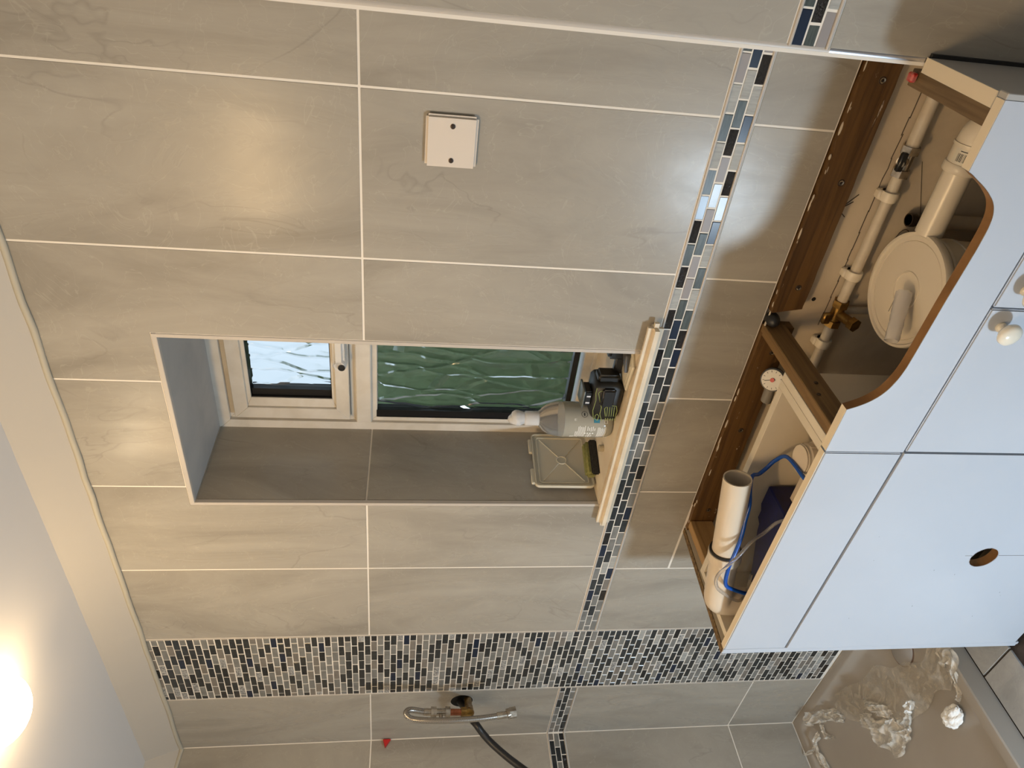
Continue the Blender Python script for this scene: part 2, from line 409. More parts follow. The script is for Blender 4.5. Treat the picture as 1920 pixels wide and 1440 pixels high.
for xs_ in ((2.262, 2.75),):
    for r_, ks in enumerate((['navy', 'green', 'silver'], ['green', 'blacktex', 'lilac'], ['lilac', 'silver', 'navy'])):
        z = ZC+(1-r_)*RP; x0 = 2.262; i = 0
        while x0 < 2.7:
            l = BL*(.6 if (i == 0 and r_ == 1) else 1.0); brick('border_tile', wall_right, 'y', x0+l/2, z, l, .0165, (ks*4)[i], plane=PY); x0 += l+.0024; i += 1
strip(wall_back, lambda a, z: (a, -.0005, z), 0, X['m0']-.002); strip(wall_back, lambda a, z: (a, -.0005, z), X['m1']+.002, PX)
strip(wall_left, lambda a, z: (.0005, a, z), -.9, 0); strip(wall_right, lambda a, z: (a, PY-.0005, z), PX+.011, 2.9)
# tall mosaic band: the 300 uppermost bricks as parts, the smaller rest joined
random.seed(5)
rows = []; z = COVZ-.008; r_ = 0
while z > TZ+.006:
    x1 = X['m1']-.004; lo_ = X['m0']+.004; first = True
    while x1 > lo_+.006:
        l = BL*(.55 if (first and r_ % 2) else 1.0); x0 = max(lo_, x1-l); first = False
        key = random.choices(['dark', 'grey', 'taupe', 'marble', 'blacktex', 'navy'], [42, 30, 14, 7, 4, 3])[0]
        if key == 'grey' and z < 1.0 and random.random() < .25: key = 'silver' if random.random() < .3 else 'grey'
        rows.append(((x0+x1)/2, z, x1-x0, key)); x1 = x0-.0024
    z -= .01852; r_ += 1
for a, z, l, key in rows[:300]: brick('mosaic_tile', wall_back, 'y', a, z, l, .0161, key)
rest = {}
bmR = bmesh.new(); keys = list(MOS); 
for a, z, l, key in rows[300:]:
    me = brick_mesh(l, .0161, key, 'y'); n0 = len(bmR.verts); f0 = len(bmR.faces); bmR.from_mesh(me); bmR.verts.ensure_lookup_table(); bmR.faces.ensure_lookup_table()
    off = Vector((a, -.0002+random.uniform(-.0004, .0004), z))
    for v in bmR.verts[n0:]: v.co += off
    for f in bmR.faces[f0:]: f.material_index = keys.index(key)
me = bpy.data.meshes.new('mosaic_field'); bmR.to_mesh(me); bmR.free()
for k in keys: me.materials.append(MOS[k])
o = bpy.data.objects.new('mosaic_field', me); COL.objects.link(o); o.location = -Vector(WP(wall_back)); o.parent = wall_back; o['kind'] = 'stuff'
for x in (X['m0']+.0004, X['m1']-.0004):
    MB().box(x-.0012, x+.0012, -.0012, .003, TZ, COVZ).obj('mosaic_edge_trim', TRIMM, wall_back)
# quadrant trims: window reveal and pier corner
b = MB(); b.box(TX0, WX0+.0005, -.0012, .010, WZ0, TZ1, .001); struct(b.obj('trim_4', TRIMM))
b = MB(); b.box(TX0, TX1, -.0014, .010, WZ1-.0005, TZ1, .001); struct(b.obj('trim_5', TRIMM))
b = MB(); b.box(WX1-.0005, TX1, -.0012, .010, WZ0, TZ1, .001); struct(b.obj('trim_6', TRIMM))
b = MB(); b.lathe([(.010, SB-.002), (.010, 2.25)], (PX+.010, PY+.010, 0), seg=24); b2 = b.obj('trim_7', TRIMM, None, 40); struct(b2)
b = MB(); b.lathe([(.010, 0.62), (.010, SB-.003)], (PX+.010, PY+.010, 0), seg=24); struct(b.obj('trim_8', TRIMC, None, 40))

# window: outer frame, top sash, glass units, handle
win = struct(root('window_1', 'white frosted window in a deep tiled reveal', 'window', (1.39, DEEP, WZ0)))
del win['category']
def frame_rect(x0, x1, z0, z1, t, y0, y1, name, par=win, mt=UPVC, tx=None):
    m_ = MB(); k = tx or t
    for q in ([(x0, z0), (x1, z0), (x1-k, z0+t), (x0+k, z0+t)], [(x0, z1), (x1, z1), (x1-k, z1-t), (x0+k, z1-t)],
              [(x0, z0), (x0, z1), (x0+k, z1-t), (x0+k, z0+t)], [(x1, z0), (x1, z1), (x1-k, z1-t), (x1-k, z0+t)]):
        m_.prism(q, y0, y1, 'y', .0012)
    return m_.obj(name, mt, par)
FX0, FX1, FZ0, FZ1 = 1.15, 1.626, .98, 1.962
frame_rect(FX0, FX1, FZ0, FZ1, .032, DEEP-.006, DEEP+.05, 'frame')
frame_rect(FX0+.026, FX1-.026, 1.592+.012, FZ1-.026, .022, DEEP+.006, DEEP+.05, 'frame_step')
frame_rect(FX0+.026, FX1-.026, FZ0+.03, 1.592-.012, .022, DEEP+.004, DEEP+.05, 'glazing_bead')
MB().box(FX0+.03, FX1-.03, DEEP-.006, DEEP+.05, 1.572, 1.612, .003).obj('transom', UPVC, win)
sash = frame_rect(FX0+.047, FX1-.047, 1.627, 1.914, .034, DEEP-.014, DEEP+.035, 'sash')
frame_rect(FX0+.078, FX1-.078, 1.627+.031, 1.914-.031, .013, DEEP-.006, DEEP+.03, 'sash_bead', sash, tx=.030)
frame_rect(1.254, 1.522, 1.668, 1.874, .005, DEEP-.003, DEEP+.03, 'spacer_bar', win, BLACKR, tx=.006)
MB().box(1.256, 1.280, DEEP+.004, DEEP+.03, 1.668, 1.868).obj('spacer_bar', BLACKR, win)
MB().box(1.194, 1.218, DEEP+.004, DEEP+.03, 1.050, 1.560).obj('spacer_bar', BLACKR, win)
MB().box(1.200, 1.576, DEEP+.006, DEEP+.03, 1.046, 1.060).obj('spacer_bar', BLACKR, win)
GL = mat('obscured_glass', (.98, .99, .95), .14, Transmission_Weight=1.0, IOR=1.45)
v = coords(GL, (1, 1, 1), False)
wn = N(GL, 'ShaderNodeTexNoise'); wn.inputs['Scale'].default_value = 9; L(GL, v, wn.inputs['Vector'])
wm = mix(GL, .035, v, wn.outputs['Color'], 'ADD')
mp = N(GL, 'ShaderNodeMapping'); mp.inputs['Scale'].default_value = (23, 1, 5.6); L(GL, wm, mp.inputs['Vector'])
vo = N(GL, 'ShaderNodeTexVoronoi', feature='SMOOTH_F1'); vo.inputs['Scale'].default_value = 1; vo.inputs['Smoothness'].default_value = .12
L(GL, mp.outputs[0], vo.inputs['Vector'])
vo.feature = 'DISTANCE_TO_EDGE'
ed = ramp(GL, vo.outputs['Distance'], [(.0, (0, 0, 0)), (.10, (.75, .75, .75)), (.5, (1, 1, 1))])
hh = mix(GL, .25, ed, noise(GL, mp.outputs[0], .8, 2))
bump(GL, hh, 1.0, .0085)
GL2 = mat('clear_glass_face', (.98, .99, .95), .02, Transmission_Weight=1.0, IOR=1.45)
for (x0, x1, z0, z1) in ((1.258, 1.518, 1.670, 1.872), (1.196, 1.582, 1.05, 1.560)):
    o = MB().box(x0, x1, DEEP+.018, DEEP+.022, z0, z1).obj('pane', GL, win); o.data.materials.append(GL2)
    for f in o.data.polygons: f.material_index = 0 if f.normal.y < -.5 else 1
h = MB(); h.box(1.378, 1.50, DEEP-.042, DEEP-.022, 1.633, 1.661, .007, 3); h.lathe([(.0165, 0), (.0165, .022), (.013, .028)], (1.389, DEEP-.014, 1.645), (0, -1, 0), 20)
hd = h.obj('handle', mat('white_handle', (.68, .66, .62), .25), win, 50)
MB().lathe([(.0085, 0), (.0085, .004), (.004, .0045)], (1.387, DEEP-.041, 1.640), (0, -1, 0), 16).obj('key_cylinder', BLACKP, hd, 50)
# sill board with bullnose
s_ = MB(); s_.box(WX0-.002, WX1+.002, 0, DEEP+.01, .972, 1.003)
s_.box(1.100, 1.7065, -.030, .0, .9705, 1.003, .0115, 4)
struct(s_.obj('window_sill', SILLW, win, 40)); del bpy.data.objects['window_sill']['kind']
# hedge outside
hm = MB(); random.seed(3)
LEAF = noisy('hedge_leaf', (.22, .30, .13), (.13, .19, .08), .6, 3, bs=0)
vs = []; fs = []
for i in range(9000):
    x = random.uniform(-4.2, 3.6); zt = 1.86+.12*math.sin(x*3.1)+.06*math.sin(x*9.7)
    z = random.uniform(-.2, zt); y = 2.3+random.gauss(0, .10)+.12*math.sin(x*4+z*3); s = random.uniform(.03, .06)
    n = Vector((random.gauss(0, .5), -1, random.gauss(.3, .5))).normalized(); t = n.orthogonal().normalized(); bt = n.cross(t)
    k = len(vs); c = Vector((x, y, z))
    vs += [c-t*s, c+bt*s*.45, c+t*s, c-bt*s*.45]; fs.append((k, k+1, k+2, k+3))
hm.raw(vs, fs); hm.box(-4.6, 4.0, 2.42, 2.75, -.2, 1.80)
tag(hm.obj('hedge', LEAF), 'green hedge outside, seen blurred through the frosted window panes', 'hedge')
MB().box(-5, 4, .45, 6, -.25, -.2).obj('ground', noisy('garden_ground', (.12, .13, .08), (.08, .08, .05), .9, 2, bs=0)); tag(bpy.data.objects['ground'], kind='structure')
# floor tiles beside the tray
for x0, x1, y0, y1 in ((.882, 1.006, -.33, 0), (.882, 1.006, -.93, -.333), (.882, 1.006, -1.53, -.933)):
    MB().box(x0, x1, y0+.001, y1-.001, -.006, .0, .0007).obj('tile', FTILE, floor)

# ================================================================== THINGS
# ceiling lamp
cl = root('ceiling_light', 'glowing warm white dome lamp on the ceiling', 'light', (1.0, -.40, CZH))
EM = mat('lamp_glass', (1, .9, .75), .4); bsdf(EM).inputs['Emission Color'].default_value = (1, .80, .52, 1); bsdf(EM).inputs['Emission Strength'].default_value = 9
MB().lathe([(.062, 0), (.062, -.006), (.058, -.008)], (1.015, -.41, CZH), seg=40).obj('rim', mat('lamp_rim', (.8, .78, .75), .4), cl, 50)
d_ = MB(); pr = [(.070*math.cos(a), -.006-.056*math.sin(a)) for a in [i*PI/2/10 for i in range(10)]]+[(.002, -.062)]
d_.lathe(pr, (1.015, -.41, CZH), seg=40).obj('diffuser', EM, cl, 60)
bpy.data.objects['lamp_glow'].location = (1.015, -.41, 2.15)
bpy.data.objects['diffuser'].visible_shadow = True

# blanking plate
bp = root('blanking_plate', 'square white blanking plate with two dark screws on the tiles', 'electrical plate', (2.038, -.008, 1.378))
b = MB(); b.box(1.994, 2.081, -.0095, .0, 1.377, 1.463, .004, 4); b.obj('plate', mat('white_switch_plastic', (.70, .63, .55), .22), bp, 40)
for x in (2.064, 2.007):
    s_ = MB(); s_.lathe([(.0042, 0), (.0042, .0015), (.003, .0018)], (x, -.0090, 1.419), (0, -1, 0), 16); s_.obj('screw', DARKM, bp, 50)

# ---- timber on the wall
def batten(x0, x1, label, jag):
    n = 26; P0 = []; P1 = []
    for i in range(n+1):
        t = i/n; P0.append((x0+(x1-x0)*t, .7545+random.uniform(-.0012, .0012)+random.choice((0, 0, -.002)), )); P1.append((x0+(x1-x0)*t, .690+random.uniform(-.0006, .0006)))
    if jag: P1[0] = (x0+.012, .690)
    m_ = MB().prism(P1+P0[::-1], -.012, .014, 'y', 0)
    r = root('timber_batten', label, 'timber', ((x0+x1)/2, .0, .69)); m_.obj('board', WOODX, r)
    for k in (.12, .55, .9):
        x = x0+(x1-x0)*k
        s = MB().lathe([(.0048, 0), (.0048, .0012), (.0032, .0006), (.0015, .0002)], (x, -.012, .716), (0, -1, 0), 16); s.obj('screw', CHROME, r, 50)
        MB().lathe([(.0065, 0), (.0058, .0004)], (x, -.0121, .716), (0, -1, 0), 16).obj('screw_hole', DARKM, r)
    return r
random.seed(21)
batten(1.740, 2.247, 'rough pine batten screwed to the wall behind the basin cabinet, screws showing', True)
batten(1.075, 1.705, 'rough pine batten on the wall behind the toilet cabinet', False)
# silicone smears along the batten tops
sm = MB(); random.seed(31)
for i in range(46):
    x = 1.08+i*.0253+random.uniform(-.006, .006); l = random.uniform(.004, .014)
    sm.sphere((x, -.004-random.random()*.006, .7545-random.random()*.004), 1, (l*1.2, random.uniform(.0015, .004), random.uniform(.0008, .0022)), 8, 5)
o = sm.obj('sealant_smears', mat('old_silicone', (.50, .43, .33), .5), wall_back, 60); o['kind'] = 'stuff'
# bearer from wall to front
br = root('timber_bearer', 'weathered pine bearer running from the wall to the cabinet front between the two cabinets', 'timber', (1.71, -.17, .71))
MB().box(1.6835, 1.7065, -.318, .0, .705, .7545, .0015).obj('board', WOODY, br)
for x, y in ((1.700, -.20), (1.700, -.235), (1.700, -.29)):
    MB().lathe([(.004, 0), (.004, .001), (.002, .0003)], (1.7067, y, .732+random.uniform(-.008, .008)), (1, 0, 0), 14).obj('screw', DARKM, br, 50)
MB().sphere((1.722, -.008, .742), 1, (.015, .020, .014), 14, 8).obj('filler_blob', BLACKRUB, br, 60)
# small block at the far end
tb = root('timber_block', 'short pale pine block against the end panel, in the wall corner of the toilet cabinet', 'timber', (1.095, -.075, .70))
MB().box(1.088, 1.112, -.134, -.014, .695, .7545, .001).obj('block', WOODZ, tb)

# ---- toilet (cistern) cabinet
F = -.337
wc = root('toilet_cabinet', 'open-topped white cabinet for a concealed cistern, with a round hole cut in its front', 'cabinet', (1.352, -.24, 0))
# end panel: foil face and raw chipboard top edge
m_ = MB(); m_.prism([(1.028, F+.0205), (1.045, F+.0205), (1.070, -.001), (1.054, -.001)], .0, .7535, 'z', .0008); m_.obj('end_panel', CARC, wc)
m_ = MB(); m_.prism([(1.0262, F+.003), (1.0440, F+.003), (1.0702, -.001), (1.0538, -.001)], .7536, .7556, 'z'); m_.obj('chipboard_edge', CHIP, wc)
for x in ((1.070, 1.086), (1.647, 1.6645)):
    MB().box(x[0], x[1], F+.018, -.136, .02, .755, .0006).obj('side_panel', CARC, wc)
MB().box(1.086, 1.647, -.154, -.136, .60, .755, .0006).obj('back_rail', CARC, wc)
MB().box(1.086, 1.647, -.150, -.138, .02, .60).obj('back_panel', CARC, wc)
MB().box(1.086, 1.647, F+.018, -.154, .02, .038).obj('floor_panel', CARC, wc)
for (x, y, z) in ((1.0705, -.03, .74), (1.0865, -.295, .725)):
    MB().lathe([(.003, 0), (.003, .0006)], (x-.0005, y, z), (1, 0, 0), 12).obj('fixing_hole', INK, wc)
# fascia with cream cut top, door with hole
def panel(x0, x1, z0, z1, name, par, bev=.0022, mt=WHITE):
    return MB().box(x0, x1, F, F+.0175, z0, z1, bev, 2).obj(name, mt, par, 40)
f1 = panel(1.0445, 1.658, .6065, .7545, 'fascia', wc)
MB().box(1.0445, 1.6575, F+.0016, F+.0165, .7543, .7552).obj('cut_edge', CREAM, f1)
# front panel built as a ring of faces round the hole
def holed_panel(x0, x1, z0, z1, cx, cz, r, par):
    t = bmesh.new(); n = 48
    def ringpts(y): return [t.verts.new((cx+r*math.cos(2*PI*i/n)*(1+random.uniform(-.015, .015)), y, cz+r*math.sin(2*PI*i/n)*(1+random.uniform(-.015, .015)))) for i in range(n)]
    def outer(y):
        o_ = []
        for i in range(n):
            a = 2*PI*i/n; c, s = math.cos(a), math.sin(a); k = min(((x1-cx) if c > 0 else (cx-x0))/max(abs(c), 1e-6), ((z1-cz) if s > 0 else (cz-z0))/max(abs(s), 1e-6))
            o_.append((cx+k*c, y, cz+k*s))
        for cx_, cz_ in ((x0, z0), (x1, z0), (x1, z1), (x0, z1)):
            j = min(range(n), key=lambda i: (o_[i][0]-cx_)**2+(o_[i][2]-cz_)**2); o_[j] = (cx_, y, cz_)
        return [t.verts.new(p) for p in o_]
    ri, ro = ringpts(F), outer(F); bi, bo = ringpts(F+.0175), outer(F+.0175)
    for i in range(n):
        j = (i+1) % n
        t.faces.new((ri[i], ri[j], ro[j], ro[i])); t.faces.new((bi[i], bi[j], bo[j], bo[i])); t.faces.new((ro[i], ro[j], bo[j], bo[i]))
    bmesh.ops.recalc_face_normals(t, faces=t.faces)
    m_ = MB(); m_.merge(t); o_ = m_.obj('front_panel', WHITE, par)
    t = bmesh.new(); a = []; b_ = []
    for i in range(n):
        jt = random.uniform(-.0009, .0009); c, s = math.cos(2*PI*i/n), math.sin(2*PI*i/n)
        a.append(t.verts.new((cx+(r+.0012+jt)*c, F-.0003, cz+(r+.0012+jt)*s))); b_.append(t.verts.new((cx+r*.97*c, F+.018, cz+r*.97*s)))
    for i in range(n): t.faces.new((a[i], a[(i+1) % n], b_[(i+1) % n], b_[i]))
    m_ = MB(); m_.merge(t); m_.obj('hole_edge', MDF, o_, 60)
    return o_
random.seed(2)
fp = holed_panel(1.0445, 1.658, .012, .6015, 1.3665, .279, .0295, wc)
MB().box(1.3725, 1.3732, F-.0003, F+.001, .06, .249).obj('pencil_line', PENCIL, fp)
MB().box(1.3725, 1.3732, F-.0003, F+.001, .309, .326).obj('pencil_line', PENCIL, fp)
MB().box(1.0350, 1.0435, F+.0005, F+.020, .0, .7545, .0008).obj('edge_strip', WHITE, wc); MB().box(1.0255, 1.0342, F+.0020, F+.020, .0, .7545, .0008).obj('edge_strip', WHITE, wc)
random.seed(44); sc_ = MB()
for i in range(9):
    x, z = random.uniform(1.12, 1.62), random.uniform(.15, .56); sc_.box(x, x+random.uniform(.001, .003), F-.0002, F+.0005, z, z+random.uniform(.001, .002))
o = sc_.obj('scuff_specks', mat('grey_scuff', (.25, .26, .28), .7), fp); o['kind'] = 'stuff'
# ---- basin cabinet
bc = root('basin_cabinet', 'open white basin cabinet with a curved cut-out front and two knobbed doors', 'cabinet', (1.96, -.24, 0))
MB().box(1.6652, 1.6828, F+.018, -.136, .02, .755, .0006).obj('side_panel', CARC, bc)
MB().box(2.256, 2.2695, PY-.006, PY-.0002, .0, .752).obj('gap_shade_strip', INK, bc)  # black strip painted in as the shade of the open gap at the pier
sp = MB().box(2.243, 2.2645, F+.018, PY-.0062, .0, .755, .0006).obj('side_panel', SHADED_SIDE, bc)
MB().box(2.2435, 2.264, F+.0185, PY-.001, .7548, .7556).obj('cut_edge', CREAM, sp)
MB().box(2.258, 2.2665, F+.0005, F+.0178, .0, .7545, .001).obj('edge_strip', SHADED_SIDE, bc)
MB().box(1.683, 2.243, F+.018, -.02, .02, .038).obj('floor_panel', CARC, bc)
MB().box(2.218, 2.2425, F+.020, -.125, .695, .748, .001).obj('side_batten', wood('stained_batten', (.20, .13, .06), (.10, .06, .025), 'y', .66), bc)
# fascia with the basin cut-out
cut = [(1.7560, .7545), (1.764, .737), (1.776, .719), (1.793, .704), (1.815, .6945), (1.845, .689), (1.900, .687), (1.960, .6855), (2.020, .683), (2.060, .6815), (2.090, .682), (2.110, .686), (2.126, .695), (2.138, .708), (2.148, .722), (2.157, .7375), (2.163, .7475), (2.166, .7545)]
def smooth_curve(P, n=4):
    out = []
    for i in range(len(P)-1):
        a, b_, c, d = [Vector(P[max(0, min(len(P)-1, i+k))]) for k in (-1, 0, 1, 2)]
        for k in range(n):
            t = k/n; out.append(tuple(.5*((2*b_)+(c-a)*t+(2*a-5*b_+4*c-d)*t*t+(3*b_-a-3*c+d)*t**3)))
    return out+[P[-1]]
cs = smooth_curve(cut)
poly = [(1.6615, .6065), (2.258, .6065), (2.258, .7545)]+[(p[0], p[1]) for p in cs[::-1]]+[(1.6615, .7545)]
t = bmesh.new(); A = [t.verts.new((p[0], F, p[1])) for p in poly]; B = [t.verts.new((p[0], F+.0175, p[1])) for p in poly]
t.faces.new(A); t.faces.new(B[::-1]); nn = len(poly)
for i in range(nn): t.faces.new((A[i], B[i], B[(i+1) % nn], A[(i+1) % nn]))
bmesh.ops.recalc_face_normals(t, faces=t.faces); m_ = MB(); m_.merge(t); f2 = m_.obj('fascia', WHITE, bc)
for xa, xb in ((1.662, 1.7555), (2.1665, 2.2575)): MB().box(xa, xb, F+.0012, F+.0168, .7543, .7552).obj('cut_edge', CREAM, f2)
t = bmesh.new(); q = []
for i, p in enumerate(cs):
    q.append((t.verts.new((p[0], F+.0006+random.uniform(-.0003, .0003), p[1]+.0006)), t.verts.new((p[0], F+.0172, p[1]+.0006))))
for a, b_ in zip(q, q[1:]): t.faces.new((a[0], b_[0], b_[1], a[1]))
m_ = MB(); m_.merge(t); m_.obj('mdf_cut_edge', MDF, f2)
def knob(x, z, par):
    k = MB(); k.lathe([(.0085, 0), (.0085, .003), (.0060, .005), (.0055, .011), (.0085, .014), (.0155, .017), (.0185, .021), (.0175, .0265), (.012, .030), (.002, .0312)], (x, F, z), (0, -1, 0), 32)
    k.obj('knob', KNOB, par, 50)
d1 = panel(1.6615, 1.9605, .012, .6015, 'door', bc); d2 = panel(1.9635, 2.2575, .012, .6015, 'door', bc)
knob(1.930, .570, d1); knob(1.996, .566, d2)

# ---- plumbing on the wall behind the basin cabinet
PY_ = -.004
wp = root('water_pipe', 'painted water pipe clipped along the plaster, with two brass valves', 'pipe', (1.93, 0, .60))
MB().cyl((1.56, PY_, .606), (2.055, PY_, .606), .0105).obj('pipe', PIPEW, wp, 40)
MB().cyl((2.082, PY_, .606), (2.262, PY_, .606), .0115).obj('pipe', PIPEW, wp, 40)
for x in (1.998, 1.832, 1.668):
    c = MB(); c.lathe([(.0155, 0), (.0165, .004), (.0165, .014), (.0155, .018)], (x-.009, PY_, .607), (1, 0, 0), 20); c.box(x-.009, x+.009, PY_, .014, .608, .628, .003); c.obj('pipe_clip', PLAW, wp, 40)
v_ = MB(); v_.cyl((2.092, PY_, .606), (2.078, PY_, .606), .0170, hexa=True); v_.cyl((2.078, PY_, .606), (2.050, PY_, .606), .0120); v_.cyl((2.050, PY_, .606), (2.036, PY_, .606), .0165, hexa=True)
v_.cyl((2.066, PY_, .606), (2.066, PY_-.012, .622), .009)
iv = v_.obj('isolation_valve', CHROME, wp, 35)
lv = MB(); lv.box(2.052, 2.086, -.030, -.020, .622, .634, .002); lv.cyl((2.066, -.010, .616), (2.066, -.028, .630), .006); lv.obj('lever', BLACKP, iv, 40)
v_ = MB(); v_.cyl((1.772, PY_, .606), (1.758, PY_, .606), .0165, hexa=True); v_.cyl((1.758, PY_, .606), (1.722, PY_, .606), .0125); v_.cyl((1.726, PY_, .606), (1.712, PY_, .606), .0165, hexa=True)
v_.cyl((1.742, PY_, .606), (1.742, -.040, .592), .010); v_.cyl((1.742, -.040, .592), (1.742, -.052, .588), .0145, hexa=True)
bv = v_.obj('stop_valve', BRASS, wp, 35)
MB().box(1.722, 1.748, -.020, -.010, .622, .640, .003).obj('lever', BRASS, bv, 40)
MB().cyl((1.745, .004, .592), (1.752, .004, .30), .008).obj('branch_pipe', PIPEW, wp, 40)
# drop pipe with capped copper end
dp = root('capped_pipe', 'short capped dark copper pipe stub beside the white waste pipe', 'pipe', (1.957, 0, .30))
st = MB(); st.cyl((1.955, -.006, .548), (1.955, -.006, .50), .0105); st.cyl((1.955, -.006, .548), (1.955, -.006, .536), .0128); st.obj('pipe_end', DARKM, dp, 40)
MB().cyl((1.955, -.006, .50), (1.955, -.006, .05), .014).obj('pipe', PIPEW, dp, 40)
bl = MB().raw([(1.905+.012*math.cos(a)*random.uniform(.6, 1.2), .0135-abs(random.gauss(0, .003)), .520+.012*math.sin(a)*random.uniform(.6, 1.2)) for a in [i*PI/5 for i in range(10)]]+[(1.905, .006, .52)], [(i, (i+1) % 10, 10) for i in range(10)])
bl.obj('plaster_patch', mat('patch', (.62, .54, .42), .9), wall_back)
# pencil arrow and level line on the plaster
pm = MB()
def stroke(a, b_, t_=.0009):
    a = Vector(a); b_ = Vector(b_); n = Vector((-(b_-a).y, (b_-a).x)).normalized()*t_
    pm.prism([tuple(a+n), tuple(b_+n), tuple(b_-n), tuple(a-n)], .0132, .0142, 'y')
x = 1.70
while x < 2.24:
    l = random.uniform(.02, .05); zz = .6215+random.uniform(-.0015, .0015); stroke((x, zz), (x+l, .6215+random.uniform(-.0015, .0015)), .0007); x += l*.93
stroke((1.958, .683), (1.990, .655)); stroke((1.958, .683), (1.975, .660)); stroke((1.958, .683), (1.944, .665)); stroke((1.93, .50), (2.06, .56), .0004)
for i in range(14):
    a = i*2*PI/14; stroke((1.905+.022*math.cos(a), .528+.013*math.sin(a)), (1.905+.022*math.cos(a+.45), .528+.013*math.sin(a+.45)), .0005)
for i in range(9): stroke((1.84+i*.006, .475+random.uniform(-.006, .006)), (1.847+i*.006, .470+random.uniform(-.006, .006)), .0006)
pm.obj('pencil_marks', PENCIL, wall_back)
MB().lathe([(.0045, 0), (.0045, .001)], (1.762, .0138, .657), (0, -1, 0), 10).obj('drill_hole', INK, wall_back)
# waste pipe
ws = root('waste_pipe', 'thick white plastic waste pipe with a barcode sticker behind the cabinet front', 'pipe', (2.04, -.08, .53))
yy = -.084; zz = .560
MB().cyl((1.965, yy, zz-.002), (2.088, yy, zz), .0235, 32).obj('pipe', PVC, ws, 40)
MB().lathe([(.0275, 0), (.029, .002), (.029, .014), (.0275, .016)], (2.080, yy, zz), (1, 0, 0), 32).obj('socket_collar', PVC, ws, 40)
el = MB(); el.tube([(2.095, yy, zz), (2.128, yy, zz), (2.150, yy-.006, zz), (2.168, yy-.03, zz-.006), (2.172, yy-.07, zz-.02), (2.172, yy-.13, zz-.05)], .0265, 28, 8)
el.lathe([(.0285, 0), (.0285, .005)], (2.124, yy, zz), (1, 0, 0), 32); el.obj('elbow', PVC, ws, 60)
lab = bmesh.new(); 
def wrap(bm_, x0, x1, a0, a1, r, n=8):
    V = []
    for i in range(n+1):
        a = a0+(a1-a0)*i/n; V.append((bm_.verts.new((x0, yy-r*math.cos(a), zz+r*math.sin(a))), bm_.verts.new((x1, yy-r*math.cos(a), zz+r*math.sin(a)))))
    for p, q_ in zip(V, V[1:]): bm_.faces.new((p[0], p[1], q_[1], q_[0]))
wrap(lab, 2.097, 2.122, .25, 1.45, .02665); m_ = MB(); m_.merge(lab); sticker = m_.obj('barcode_sticker', PAPER, ws)
bars = bmesh.new(); a = .42
while a < 1.22:
    w_ = random.choice((.018, .03, .045)); wrap(bars, 2.101, 2.1145, a, a+w_, .0268, 2); a += w_+random.choice((.02, .03, .05))
wrap(bars, 2.1175, 2.1190, .5, 1.1, .0268, 4)
m_ = MB(); m_.merge(bars); m_.obj('barcode', INK, sticker)

# bucket with lid and plastic sleeve on top
bk = root('bucket', 'round white plastic tub with a lid, standing inside the basin cabinet', 'tub', (1.862, -.112, .038))
c0 = (1.862, -.112)
MB().lathe([(.086, .04), (.096, .500), (.0985, .501), (.0985, .508), (.0965, .509), (.098, .54), (.0985, .545), (.1035, .547), (.1035, .552), (.099, .553), (.0995, .558)], (*c0, 0), seg=56).obj('body', PLAW, bk, 40)
MB().lathe([(.1035, .556), (.1065, .557), (.1075, .560), (.1075, .571), (.1062, .5735), (.1020, .5735), (.1000, .5700), (.0925, .5695), (.0915, .5675), (.0905, .5690), (.036, .5690), (.0352, .5706), (.0335, .5706), (.0328, .5686), (.001, .5686)], (*c0, 0), seg=64).obj('lid', PLAW, bk, 40)
# lid's sketched marks
ps = root('plastic_sleeve', 'clear crumpled plastic sleeve rolled into a tube lying on the round tub lid', 'plastic', (1.838, -.16, .571))
SLE = mat('clear_film', (.78, .76, .74), .15, Transmission_Weight=.45, IOR=1.15)
sl = MB(); random.seed(9)
def A2(p, q, n=12, r=.0145, r2=.012):
    t = bmesh.new(); P = Vector(p); Q = Vector(q); d = (Q-P); nrm = d.orthogonal().normalized(); bb = d.normalized().cross(nrm); rg = []
    for i in range(n+1):
        c = P.lerp(Q, i/n); R_ = r+(r2-r)*i/n
        rg.append([t.verts.new(c+(nrm*math.cos(k*PI/9)+bb*math.sin(k*PI/9))*R_*random.uniform(.86, 1.1)) for k in range(18)])
    for a, b_ in zip(rg, rg[1:]):
        for i in range(18): t.faces.new((a[i], a[(i+1) % 18], b_[(i+1) % 18], b_[i]))
    return t
sl.merge(A2((1.866, -.128, .583), (1.800, -.190, .612))); sl.obj('tube', SLE, ps, 80)
MB().box(1.806, 1.852, -.0966, -.0955, .5690, .5700).obj('slit_mark', mat('slit_grey', (.30, .27, .22), .6), bpy.data.objects['lid'])

